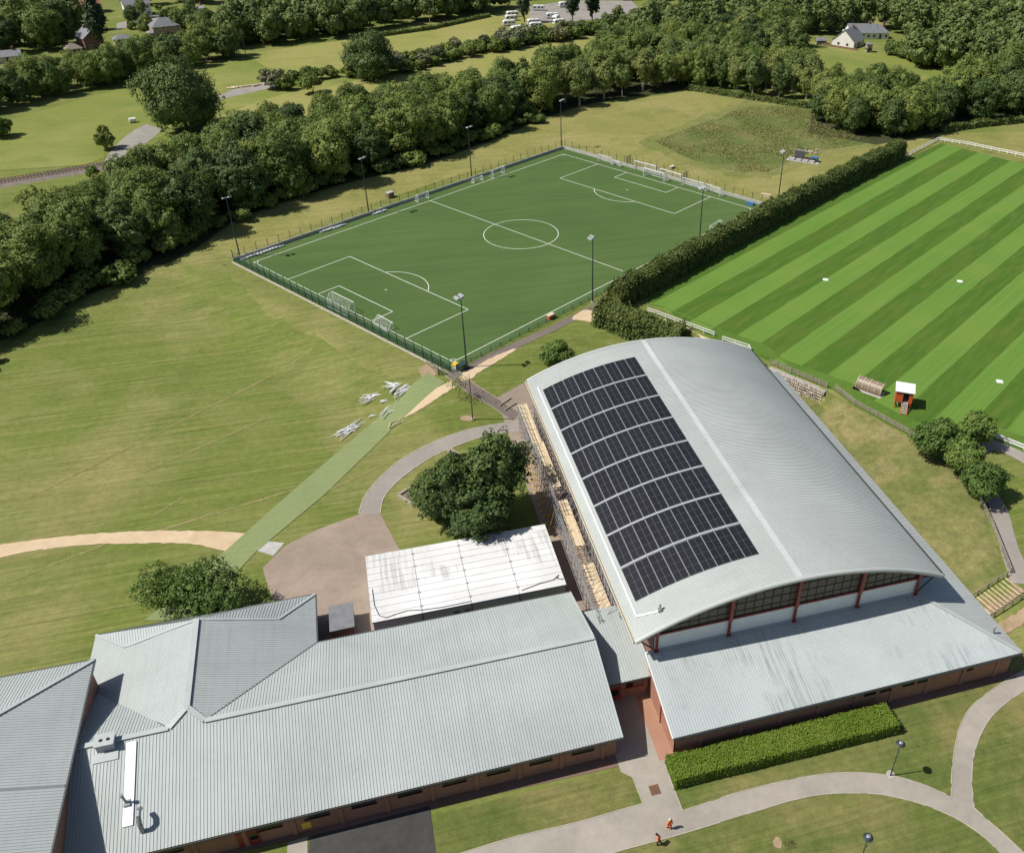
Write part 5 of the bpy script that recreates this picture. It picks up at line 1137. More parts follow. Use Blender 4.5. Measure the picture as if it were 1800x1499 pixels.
def caravan():
    e = empty('caravan'); L_, W_, H_ = 6.2, 2.3, 2.55; prof = [(-L_ / 2, .55), (-L_ / 2 - .15, 1.3), (-L_ / 2 + .35, 2.35), (-L_ / 2 + .9, H_), (L_ / 2 - .8, H_), (L_ / 2 - .2, 2.35), (L_ / 2 + .1, 1.3), (L_ / 2, .55)]
    mb = MB(); A = [V(x, -W_ / 2, z) for x, z in prof]; B = [V(x, W_ / 2, z) for x, z in prof]; mb.face(A); mb.face(B[::-1]); n = len(prof)
    for i in range(n): mb.face([A[i], B[i], B[(i + 1) % n], A[(i + 1) % n]][::-1])
    b = mb.build('body', 'white_paint'); b.parent = e
    for s in (-1, 1):
        for x in (-2.0, .1, 1.9): o = MB().span(x - .55, x + .55, s * W_ / 2, s * (W_ / 2 + .03), 1.35, 1.95).build('window', 'glass_dark'); o.parent = e
        o = MB().tube((0, s * (W_ / 2 - .1), .33), (0, s * (W_ / 2 - .3), .33), .33, .33, 12).build('wheel', 'black_rubber'); o.parent = e
    for x, s in ((-L_ / 2 - .09, -1), (L_ / 2 + .03, 1)): o = MB().span(x - .05, x + .05, -.8, .8, 1.35, 1.95).build('window', 'glass_dark'); o.parent = e
    o = MB().beam((-L_ / 2, 0, .5), (-L_ / 2 - 1.3, 0, .45), .12, .1).build('drawbar', 'dark_pole'); o.parent = e
    o = MB().box((.4, 0, H_ + .04), (.6, .5, .1)).build('rooflight', 'galv'); o.parent = e
    return e
cv = caravan(); CV = [(901, 30, 5, 'uppermost of the caravans parked on the left edge of the pale meadow'), (899, 37, 5, 'second caravan from the top in the meadow edge row'), (895, 46, 4, 'third caravan in the meadow edge row, nearest its open grass'), (909, 56, 20, 'lowest caravan on the meadow, just above the hedgerow'), (938, 44, 5, 'upper of the paired caravans right of the conifer'), (942, 50, 2, 'lower of the paired caravans right of the conifer'),
      (947, 19, -15, 'caravan at the back of the gravel yard left of the twin conifers'), (971, 33, -5, 'grey white caravan in the middle of the gravel yard'), (977, 37, 60, 'caravan standing end on in the gravel yard'), (992, 13, 10, 'caravan beside the left of the twin conifers'), (983, 44, 15, 'caravan half hidden behind the hedgerow below the yard')]
for i, (x, y, a, lab) in enumerate(CV):
    o = cv if i == 0 else copy_tree(cv); o.location = at(x, y, 0) + V(0, 0, .05); o.rotation_euler = (0, 0, rad(a)); tag(o, 'white ' + lab if 'white' not in lab else lab, 'caravan', 'parked caravans')
o = copy_tree(cv); o.location = at(1479, 72) + V(0, 0, .05); o.rotation_euler = (0, 0, rad(40)); tag(o, 'white caravan between the pale car and the white bungalow', 'caravan', 'parked caravans')
o = copy_tree(cv); o.location = at(1484, 64) + V(0, 0, .05); o.rotation_euler = (0, 0, rad(60)); tag(o, 'white caravan parked behind the white gabled bungalow', 'caravan', 'parked caravans')
def car(P, rz, paint, label):
    e = empty('car', P, rz, label, 'car'); prof = [(-2.1, .35), (-2.15, .8), (-1.5, .95), (-.8, 1.42), (.9, 1.45), (1.75, .95), (2.1, .85), (2.1, .35)]; mb = MB()
    A = [V(x, -.85, z) for x, z in prof]; B = [V(x, .85, z) for x, z in prof]; mb.face(A); mb.face(B[::-1]); n = len(prof)
    for i in range(n): mb.face([A[i], B[i], B[(i + 1) % n], A[(i + 1) % n]][::-1])
    o = mb.build('body', paint); o.parent = e
    for s in (-1, 1):
        o = MB().hull8([V(-1.3, s * .86, .97), V(1.5, s * .86, .97), V(1.5, s * .84, .97), V(-1.3, s * .84, .97), V(-.75, s * .865, 1.36), V(.85, s * .865, 1.38), V(.85, s * .84, 1.38), V(-.75, s * .84, 1.36)]).build('window', 'glass_dark'); o.parent = e
        for x in (-1.3, 1.3): o = MB().tube((x, s * .7, .32), (x, s * .88, .32), .32, .32, 12).build('wheel', 'black_rubber'); o.parent = e
    for x0, x1, z0, z1 in ((-1.45, -.85, 1.0, 1.4), (.95, 1.7, 1.4, 1.0)): o = MB().face([V(x0, -.7, z0 + .02), V(x0, .7, z0 + .02), V(x1, .7, z1 + .02), V(x1, -.7, z1 + .02)]).build('windscreen', 'glass_dark'); o.parent = e
    return e
car(at(1472, 78) + V(0, 0, .03), rad(-20), 'white_panel', 'pale blue white car parked left of the white bungalow')
o = empty('water_tank', at(234, 216), .3, 'small white tank standing beside the grey farm track', 'tank')
for n_, mb, mt in (('body', MB().tube((-1, 0, .9), (1, 0, .9), .75, .75, 12), 'white_paint'), ('stand', MB().box((0, 0, .1), (1.6, 1.0, .3)), 'galv')): c = mb.build(n_, mt); c.parent = o
def telegraph(px, py, h, label):
    P = at(px, py); e = empty('telegraph_pole', P, 0, label, 'pole'); MB().tube(P, P + V(0, 0, h), .16, .12, 8).build('pole', 'old_timber', e)
    for k in range(3): MB().box(P + V(0, 0, h - .3 - k * .7), (1.8, .12, .12), 0, .3).build('crossarm', 'old_timber', e)
telegraph(432, 97, 10, 'wooden telegraph pole at the edge of the left meadow trees'); telegraph(756, 44, 6, 'small wooden pole at the top edge of the pale meadow')
# log pile at the farm track
lg = empty('log_pile', at(440, 153), 0, 'row of pale logs beside the farm track', 'logs'); r_ = random.Random(3)
for k in range(14): o = MB().tube((-1, 0, 0), (1, 0, 0), .35, .35, 7).build('log', 'timber'); o.parent = lg; o.location = (-7 + k * 1.1 + r_.uniform(-.3, .3), -1.5 + k * .25 + r_.uniform(-.6, .6), .3); o.rotation_euler = (0, 0, r_.uniform(-1, 1))
# ================================================================== VEGETATION
def leaf_mesh(name, pts, nrm, size, mat, seed, core=None, flat=.45):
    """many small leaf faces at pts (n,3), tilted about nrm; core: list of (centre, radii) blobs that close the crown"""
    rg = np.random.default_rng(seed); n = len(pts)
    nr = nrm + rg.normal(0, flat, (n, 3)); nr /= np.linalg.norm(nr, axis=1)[:, None] + 1e-9
    a = np.cross(nr, rg.normal(0, 1, (n, 3))); a /= np.linalg.norm(a, axis=1)[:, None] + 1e-9
    b = np.cross(nr, a); s = size * rg.uniform(.55, 1.3, (n, 1))
    v = np.stack([pts - a * s, pts - b * s * .62 + nr * s * .18, pts + a * s, pts + b * s * .62 + nr * s * .18], 1).reshape(-1, 3)
    faces = np.arange(n * 4, dtype=np.int32); vs = [v]; tot = n * 4; loops = [faces]; counts = [np.full(n, 4, np.int32)]
    if core:
        bm = bmesh.new(); bmesh.ops.create_icosphere(bm, subdivisions=2, radius=1); ic = np.array([x.co[:] for x in bm.verts]); it = np.array([[x.index for x in f.verts] for f in bm.faces], np.int32); bm.free()
        for c, r in core:
            vv = ic * (1 + rg.normal(0, .13, (len(ic), 1))) * np.array(r) + np.array(c); vs.append(vv); loops.append((it + tot).ravel()); counts.append(np.full(len(it), 3, np.int32)); tot += len(vv)
    V_ = np.concatenate(vs); Lp = np.concatenate(loops); Cn = np.concatenate(counts)
    me = bpy.data.meshes.new(name); me.vertices.add(len(V_)); me.vertices.foreach_set('co', V_.ravel().astype(np.float32)); me.loops.add(len(Lp)); me.loops.foreach_set('vertex_index', Lp)
    me.polygons.add(len(Cn)); st_ = np.concatenate([[0], np.cumsum(Cn)[:-1]]).astype(np.int32); me.polygons.foreach_set('loop_start', st_)
    me.materials.append(M[mat]); me.update(calc_edges=True); return me
def crown(seed, H, rx, mat, z0=.28, lobes=16, n=5200, size=.42, shape='round', flat=.45, solid=True):
    """boughs spread through the crown's volume, each bough a cluster of leafy tufts"""
    rg = np.random.default_rng(seed); cs = []; hz = H * (1 - z0) / 2; zc = H * z0 + hz
    for k in range(lobes):
        while True:
            p = rg.uniform(-1, 1, 3)
            if p @ p < 1: break
        p = p / (np.linalg.norm(p) + 1e-6) * rg.uniform(.3, .76)
        if shape == 'cone': f = 1 - (p[2] + 1) / 2 * .8; p[:2] *= f
        lr = rg.uniform(.27, .46) * (1.0 if shape != 'cone' else .55 + .5 * (1 - (p[2] + 1) / 2))
        cs.append((np.array([p[0] * rx, p[1] * rx, zc + p[2] * hz]), np.array([lr * rx, lr * rx, lr * hz * .95])))
    w = np.array([c[1][0] * c[1][2] for c in cs]); w /= w.sum(); pts = []; nrs = []
    for (c, r), ww in zip(cs, w):
        nt_ = max(8, int((15 if size > .5 else 22) * ww * lobes)); per = max(3, int(n * ww / nt_))
        d = rg.normal(0, 1, (nt_, 3)); d[:, 2] = np.where(rg.random(nt_) < .75, np.abs(d[:, 2]), d[:, 2]); d /= np.linalg.norm(d, axis=1)[:, None]
        tc = c + d * r * rg.uniform(.8, 1.08, (nt_, 1)); tr = rg.uniform(.24, .48, nt_) * r.mean()
        e = rg.normal(0, 1, (nt_, per, 3)) + d[:, None, :] * .9; e /= np.linalg.norm(e, axis=2)[:, :, None]
        q = (tc[:, None, :] + e * (tr * 1.0)[:, None, None] * rg.uniform(.5, 1.25, (nt_, per, 1))).reshape(-1, 3); nv = (e * .6 + d[:, None, :] * .7 + np.array([0, 0, .15])).reshape(-1, 3)
        ins = np.zeros(len(q), bool)
        for c2, r2 in cs: ins |= (((q - c2) / r2) ** 2).sum(1) < (.6 if size > .5 else .42)
        pts.append(q[~ins]); nrs.append(nv[~ins])
    core = [(c, r * (.8 if size > .5 else .62)) for c, r in cs] if solid else [(c, r * .3) for c, r in cs]
    return leaf_mesh('crown', np.concatenate(pts), np.concatenate(nrs), size, mat, seed, core, flat)
def trunk_mesh(seed, H, rx, mat, r0=.22, lean=.3, stems=1):
    r_ = random.Random(seed); mb = MB()
    for s in range(stems):
        base = V(r_.uniform(-.4, .4), r_.uniform(-.4, .4), -.2) if stems > 1 else V(0, 0, -.2); p = base; d = V(r_.uniform(-lean, lean) * .3, r_.uniform(-lean, lean) * .3, 1).normalized(); rr = r0
        for k in range(5):
            q = p + d * (H * .15); mb.tube(p, q, rr, rr * .82, 7); rr *= .82; p = q; d = (d + V(r_.uniform(-.1, .1), r_.uniform(-.1, .1), 0)).normalized()
            if k >= 1:
                for j in range(2):
                    a = r_.uniform(0, 6.28); e = V(math.cos(a), math.sin(a), .9).normalized(); l1 = p + e * rx * .45; mb.tube(p, l1, rr * .55, rr * .3, 5); mb.tube(l1, l1 + (e + V(r_.uniform(-.3, .3), r_.uniform(-.3, .3), .1)) * rx * .3, rr * .3, rr * .1, 5)
    me_o = mb.build('trunk', mat); me = me_o.data; bpy.data.objects.remove(me_o); return me
KIND = {}
def kind(name, leafm, H, rx, n=5000, size=.42, variants=3, bark='bark', z0=.25, lobes=16, shape='round', r0=.22, stems=1, flat=.45, seed0=0, solid=True):
    KIND[name] = [(crown(seed0 + 100 * k + 7, H, rx, leafm, z0, lobes + k, n, size, shape, flat, solid), trunk_mesh(seed0 + k, H, rx, bark, r0, .3, stems), H) for k in range(variants)]
kind('wood', 'leaf_wood', 15.5, 6.2, 17000, .29, 5, 'bark', .0, 26, 'round', .28, 1, .4, 11)
kind('wood_dark', 'leaf_dark', 14.5, 6.0, 15000, .29, 3, 'bark', .0, 24, 'round', .28, 1, .4, 23)
kind('pale', 'leaf_pale', 14.5, 4.2, 9500, .27, 3, 'birch_bark', .14, 24, 'round', .15, 2, .5, 31)
kind('bright', 'leaf_bright', 7.5, 3.7, 10000, .22, 3, 'bark', .12, 26, 'round', .17, 1, .45, 43)
kind('great', 'leaf_dark', 17, 11.0, 32000, .34, 2, 'bark', -.08, 52, 'round', .55, 1, .4, 53)
kind('conifer', 'leaf_conifer', 21, 4.4, 6500, .42, 2, 'bark', .03, 34, 'cone', .3, 1, .45, 61)
kind('bush', 'leaf_wood', 5.0, 3.4, 2600, .36, 3, 'bark', .0, 14, 'round', .1, 2, .5, 71)
kind('bush_grey', 'leaf_grey', 7.0, 3.4, 2600, .36, 2, 'birch_bark', .03, 14, 'round', .1, 2, .55, 81)
def tree(kd, P, sc=1.0, label=None, cat='tree', group=None, name='tree', rnd=random.Random(77), var=None, sz=1.0):
    cm, tm, H = KIND[kd][rnd.randrange(len(KIND[kd])) if var is None else var]
    e = empty(name, P, rnd.uniform(0, 6.28), label, cat, group); e.scale = (sc * rnd.uniform(.92, 1.08), sc * rnd.uniform(.92, 1.08), sc * sz)
    for n_, m in (('trunk', tm), ('crown', cm)): o = bpy.data.objects.new(n_, m); COL.objects.link(o); o.parent = e
    return e
def inside(p, poly):
    c = False; n = len(poly)
    for i in range(n):
        (x1, y1), (x2, y2) = poly[i], poly[(i + 1) % n]
        if (y1 > p[1]) != (y2 > p[1]) and p[0] < (x2 - x1) * (p[1] - y1) / (y2 - y1) + x1: c = not c
    return c
NTREE = [0]
def scatter(poly, spacing, seed, limit=300):
    r_ = random.Random(seed); W_ = [at(*p).xy for p in poly]; W_ = [(p.x, p.y) for p in W_]; xs = [p[0] for p in W_]; ys = [p[1] for p in W_]; got = []
    for _ in range(5000):
        if len(got) >= limit: break
        p = (r_.uniform(min(xs), max(xs)), r_.uniform(min(ys), max(ys)))
        if not inside(p, W_) or any((p[0] - q[0]) ** 2 + (p[1] - q[1]) ** 2 < spacing * spacing for q in got): continue
        got.append(p)
    return got, r_
def to_px(p):
    q = RM.transposed() @ (Vector(p) - CAM); return CX + F_PX * q.x / -q.z, CY - F_PX * q.y / -q.z
def wood(poly, spacing, kinds, smin, smax, label, group, seed, name='woodland_tree', zs=1.0, cat='tree', sections=None):
    """individual trees spread over a patch of ground; sections: (right limit, phrase) along the patch"""
    got, r_ = scatter(poly, spacing, seed)
    for p in got:
        lab = label; kd = r_.choice(kinds)
        if sections:
            x, _ = to_px((p[0], p[1], 0)); lab = label + ', ' + next((t for lim, t in sections if x < lim), sections[-1][1])
        tree(kd, (p[0], p[1], terrain(*p) - .1), r_.uniform(smin, smax), lab, cat, group, name, r_, None, zs); NTREE[0] += 1
SEC = [(130, 'at the left edge'), (390, 'left of the corner floodlight'), (630, 'between the first and second floodlights'), (820, 'between the second and third floodlights'), (2000, 'near the farthest floodlight')]
# dense belt between railway and pitch
wood([(-160, 600), (0, 520), (100, 470), (200, 425), (300, 375), (400, 315), (500, 278), (600, 258), (700, 228), (800, 212), (900, 190), (960, 175), (985, 192), (920, 212), (850, 240), (740, 276), (620, 310), (520, 340), (420, 376), (330, 420), (240, 456), (120, 508), (0, 570), (-160, 650)], 6.6, ['wood', 'wood', 'wood', 'wood_dark'], .85, 1.12, 'front tree of the dense belt', 'front trees of the woodland belt', 1, 'woodland_tree', 1.0, 'tree', SEC)
wood([(-160, 520), (0, 452), (100, 415), (200, 375), (300, 328), (400, 278), (500, 250), (600, 230), (700, 206), (800, 190), (900, 172), (900, 186), (800, 208), (700, 225), (600, 255), (500, 275), (400, 312), (300, 372), (200, 420), (100, 465), (-160, 590)], 6.8, ['wood', 'wood', 'wood', 'pale'], .72, .95, 'back tree of the dense belt', 'back trees of the woodland belt', 2, 'woodland_tree', 1.0, 'tree', SEC)
wood([(-60, 655), (0, 590), (120, 528), (240, 474), (330, 436), (420, 390), (520, 352), (620, 322), (740, 288), (850, 250), (940, 216), (930, 208), (850, 240), (740, 278), (620, 310), (520, 340), (420, 376), (330, 420), (240, 458), (120, 510), (0, 570), (-60, 625)], 4.3, ['bush'], .7, 1.15, 'shrub at the foot of the dense belt', 'shrubs at the foot of the woodland belt', 30, 'understory_shrub', .8, 'shrub', SEC)
wood([(985, 178), (1060, 160), (1200, 135), (1330, 130), (1420, 150), (1430, 185), (1330, 172), (1210, 150), (1100, 170), (1010, 190)], 5.8, ['pale', 'pale', 'pale', 'wood'], .78, 1.02, 'slim pale tree behind the dry meadow', 'slim trees behind the dry meadow', 3, 'birch_tree', 1.0, 'tree', [(1100, 'near the farthest floodlight'), (1210, 'left of the low hedge'), (1320, 'behind the left half of the low hedge'), (2000, 'behind the right half of the low hedge')])
wood([(960, 160), (1050, 130), (1180, 95), (1300, 68), (1390, 68), (1410, 100), (1370, 122), (1200, 128), (1060, 152)], 8.6, ['wood', 'wood', 'pale', 'wood_dark'], .85, 1.08, 'tree in the mixed wood above the slim trees', 'trees of the mixed wood', 4, 'woodland_tree', 1.0, 'tree', [(1130, 'towards the yellow green strip'), (1260, 'in the middle'), (2000, 'towards the right hand meadow')])
wood([(1430, 205), (1500, 190), (1600, 190), (1650, 200), (1650, 226), (1560, 242), (1480, 235)], 6.2, ['wood_dark', 'wood'], .78, .98, 'dark tree in the clump at the far end of the long hedge', 'dark trees at the hedge end', 6, 'woodland_tree', 1.0, 'tree', [(1500, 'left part'), (1580, 'middle part'), (2000, 'right part')])
wood([(1440, 166), (1520, 166), (1600, 182), (1590, 200), (1500, 195), (1430, 200)], 6.5, ['pale', 'bush_grey', 'wood'], .7, .85, 'pale leafy tree below the right hand meadow', 'pale trees below the right meadow', 7, 'pale_tree')
wood([(1665, 200), (1705, 168), (1800, 135), (1900, 130), (1900, 225), (1800, 216), (1700, 218)], 7.6, ['wood', 'wood', 'wood_dark'], .95, 1.2, 'big tree in the wood right of the right hand meadow', 'trees of the right hand wood', 8, 'woodland_tree', 1.0, 'tree', [(1720, 'on its left edge'), (2500, 'deeper inside')])
wood([(-60, 215), (0, 192), (120, 167), (230, 142), (330, 120), (420, 104), (420, 94), (320, 107), (220, 127), (100, 152), (0, 174), (-60, 195)], 5.6, ['wood', 'wood', 'pale', 'wood_dark'], .66, .92, 'rounded tree on the far edge of the left meadow', 'trees along the far edge of the left meadow', 12, 'meadow_tree', 1.0, 'tree', [(110, 'at the left edge'), (220, 'below the tall conifer'), (330, 'below the hipped house'), (2000, 'beside the telegraph pole')])
wood([(-40, 112), (0, 104), (60, 97), (110, 88), (118, 50), (60, 45), (-40, 60)], 11, ['wood_dark', 'wood'], 1.05, 1.35, 'tall dark tree at the upper left corner', 'tall trees at the upper left corner', 13, 'tall_tree')
wood([(330, 62), (420, 58), (450, 66), (440, 88), (360, 92)], 8.5, ['wood', 'wood_dark', 'pale'], .75, .95, 'garden tree right of the pale gabled house', 'garden trees right of the gabled house', 15, 'garden_tree')
wood([(95, 75), (140, 60), (205, 62), (262, 62), (330, 60), (350, 25), (280, 12), (200, 30), (120, 35)], 13, ['wood', 'wood_dark', 'bush', 'pale'], .5, .75, 'garden tree scattered among the top left houses', 'garden trees among the top left houses', 33, 'house_tree')
wood([(100, 120), (200, 104), (330, 86), (330, 96), (210, 116), (110, 134)], 5, ['bush'], .7, 1.0, 'garden boundary bush behind the left meadow trees', 'garden boundary bushes', 34, 'boundary_bush', 1.0, 'bush')
wood([(470, 160), (560, 142), (720, 128), (850, 96), (960, 78), (1060, 60), (1060, 50), (950, 64), (850, 82), (720, 112), (600, 130), (490, 148)], 4.2, ['bush', 'bush', 'bush_grey'], .85, 1.2, 'shrub in the hedgerow between the pale meadows', 'shrubs of the meadow hedgerow', 19, 'hedgerow_shrub', 1.0, 'shrub', [(600, 'left of the big round tree'), (800, 'right of the big round tree'), (930, 'below the caravan meadow'), (2000, 'below the gravel yard')])
wood([(150, 312), (205, 300), (262, 272), (275, 282), (215, 315), (165, 325)], 5, ['bush'], .5, .75, 'scrub bush where the railway meets the trees', 'scrub by the railway', 20, 'scrub_bush', 1.0, 'bush')
wood([(1560, 88), (1640, 102), (1700, 126), (1690, 132), (1620, 114), (1560, 100)], 4.5, ['bush'], .8, 1.1, 'shrub along the top edge of the right hand meadow', 'shrubs above the right meadow', 23, 'edge_shrub', 1.0, 'shrub')
wood([(205, 92), (260, 80), (330, 84), (330, 100), (240, 110)], 7, ['bush'], .8, 1.1, 'garden bush below the hipped house', 'garden bushes below the hipped house', 24, 'garden_bush', 1.0, 'bush')
# far-off woods that read as one mass: one object, built from simpler crowns
FARK = [(crown(900 + k, 15.5, 6.3, 'leaf_far', .02, 18, 2200, .62, 'round', .45).copy(), k) for k in range(4)]
def mesh_np(me):
    v = np.empty(len(me.vertices) * 3, np.float32); me.vertices.foreach_get('co', v); lv = np.empty(len(me.loops), np.int32); me.loops.foreach_get('vertex_index', lv); st = np.empty(len(me.polygons), np.int32); me.polygons.foreach_get('loop_start', st); return v.reshape(-1, 3), lv, st
FARN = [mesh_np(m) for m, _ in FARK]; vs, ls, ss, nv, nl = [], [], [], 0, 0
for k, (poly, sp, s0, s1) in enumerate((([(1600, 112), (1640, 92), (1720, 62), (1860, 55), (1900, 125), (1800, 130), (1715, 140), (1640, 124)], 9, .95, 1.2), ([(1430, 52), (1560, 42), (1720, 25), (1880, 20), (1880, 50), (1720, 58), (1605, 84), (1565, 54), (1440, 62)], 10, .9, 1.2), ([(1100, 68), (1180, 52), (1280, 40), (1420, 36), (1420, 60), (1300, 64), (1180, 92)], 9.5, .85, 1.1),
        ([(400, 84), (520, 76), (640, 58), (760, 38), (880, 20), (880, 10), (700, 16), (560, 40), (420, 60)], 9, .9, 1.15), ([(70, 34), (130, 26), (140, 46), (100, 66)], 11, .9, 1.1), ([(-100, 18), (100, 10), (100, -4), (-100, 0)], 12, 1, 1.4), ([(255, 14), (440, 2), (560, 4), (640, -2), (640, -14), (440, -12), (255, -8)], 13, .9, 1.2), ([(640, -2), (930, -4), (1000, -10), (1500, -8), (1900, 4), (1900, 16), (1480, 10), (1330, 2), (1150, 2), (1000, -4), (640, 8)], 12, .95, 1.3), ([(1050, 50), (1160, 34), (1250, 38), (1200, 56), (1100, 64)], 10, .5, .7))):
    got, r_ = scatter(poly, sp, 300 + k, 90)
    for p in got:
        v, lv, st = FARN[r_.randrange(4)]; a = r_.uniform(0, 6.28); sc = r_.uniform(s0, s1); rot = np.array([[math.cos(a), -math.sin(a), 0], [math.sin(a), math.cos(a), 0], [0, 0, 1]]) * sc
        vs.append(v @ rot.T + np.array([p[0], p[1], -.1])); ls.append(lv + nv); ss.append(st + nl); nv += len(v); nl += len(lv)
me = bpy.data.meshes.new('distant_woodland'); V_ = np.concatenate(vs).astype(np.float32); me.vertices.add(len(V_)); me.vertices.foreach_set('co', V_.ravel()); L_ = np.concatenate(ls).astype(np.int32); me.loops.add(len(L_)); me.loops.foreach_set('vertex_index', L_); S_ = np.concatenate(ss).astype(np.int32); me.polygons.add(len(S_)); me.polygons.foreach_set('loop_start', S_); me.update(calc_edges=True)
me.materials.append(M['leaf_far']); o = bpy.data.objects.new('distant_woodland', me); COL.objects.link(o); tag(o, 'far off woodland that closes the view along the top', 'woodland', None, 'stuff'); print('far tris', len(S_) * 2)
# single trees
def single(kd, px, py, sc, label, name='tree', var=None, sz=1.0, cat='tree', group=None):
    p = gnd(px, py); return tree(kd, (p.x, p.y, p.z - .05), sc, label, cat, group, name, random.Random(int(px * 7 + py)), var, sz)
single('great', 329, 232, 1.12, 'big round dark tree standing alone beside the grey farm track', 'oak_tree', 0, 1.12)
single('great', 655, 138, .98, 'big round dark tree standing in the hedgerow of the pale meadow', 'oak_tree', 1, 1.0)
single('wood_dark', 1068, 120, 1.15, 'dark round tree above the row of slim trees', 'tree', 0, 1.0); single('wood_dark', 1000, 120, .62, 'small dark round tree left of the larger one above the slim trees', 'tree', 1)
single('conifer', 922, 40, .95, 'dark columnar conifer beside the parked caravans', 'conifer_tree', 0); single('conifer', 1007, 42, 1.05, 'left of the twin dark conifers by the gravel yard', 'conifer_tree', 1); single('conifer', 1041, 38, 1.0, 'right of the twin dark conifers by the gravel yard', 'conifer_tree', 0); single('conifer', 182, 88, 1.2, 'tall dark conifer beside the red brick gable', 'conifer_tree', 1)
single('bush', 190, 262, .95, 'narrow upright bush at the end of the grey farm track', 'bush', 0, 1.5, 'bush')
single('bush', 5, 240, 1.2, 'dark bush on the meadow at the left edge', 'bush', 1, 1.0, 'bush')
single('bush', 549, 165, 1.4, 'dark bush beside the farm track logs', 'bush', 2, 1.0, 'bush'); single('bush', 505, 158, 1.05, 'small dark bush at the left end of the meadow hedgerow', 'bush', 1, 1.0, 'bush')
single('bright', 978, 641, .86, 'small fresh green tree on the dry lawn behind the hall', 'tree', 0, .8)
single('bright', 1327, 640, .5, 'low green bush at the far right corner of the barrel roof', 'bush', 1, .8, 'bush')
for i, (x, y, s, lab) in enumerate(((1640, 803, 1.02, 'leafy tree beside the timber fence, nearest the orange hut'), (1706, 783, .88, 'leafy tree closest to the white railing'), (1688, 828, .86, 'middle one of the four leafy trees on the field edge'), (1720, 874, .92, 'lowest of the leafy trees beside the upper path'))): single('bright', x, y, s, lab, 'tree', i % 3, .95, 'tree', 'leafy trees by the field edge')
# large dark tree by the cabin
kind('cluster', 'leaf_dark', 13.2, 5.1, 20000, .25, 3, 'bark', .1, 26, 'round', .26, 1, .5, 91)
for i, (x, y, s, sz, lab) in enumerate(((800, 918, .98, .95, 'left trunk of the big dark tree group beside the white cabin'), (868, 908, 1.02, 1.12, 'right and tallest of the big dark tree group beside the white cabin'), (842, 945, .95, .8, 'front one of the big dark tree group, shading the white cabin'), (762, 900, .7, .75, 'small outer tree at the left of the big dark group'))): single('cluster', x, y, s, lab, 'tree', i % 3, sz, 'tree', 'dark trees beside the white cabin')
# two sparse trees behind the classroom wing
kind('sparse', 'leaf_bright', 6.4, 4.9, 9000, .17, 2, 'bark', .1, 30, 'round', .15, 2, .7, 97, False)
single('sparse', 297, 1062, .88, 'thin leaved tree behind the cross wing, the left one', 'tree', 0, 1.0); single('sparse', 385, 1072, 1.08, 'thin leaved tree behind the cross wing, the right one', 'tree', 1, 1.0)
# sapling near the gate
kind('sapling', 'leaf_wood', 4.6, 1.7, 420, .17, 1, 'bark', .45, 8, 'round', .05, 1, .8, 99)
KIND['sapling'] = [(leaf_mesh('crown', np.random.default_rng(3).normal(0, 1, (420, 3)) * np.array([.95, .95, .6]) + np.array([0, 0, 3.4]), np.random.default_rng(4).normal(0, 1, (420, 3)), .13, 'leaf_wood', 5), KIND['sapling'][0][1], 4.6)]
single('sapling', 807, 700, 1.0, 'thin young sapling between the brown path and the tan track', 'sapling', 0)
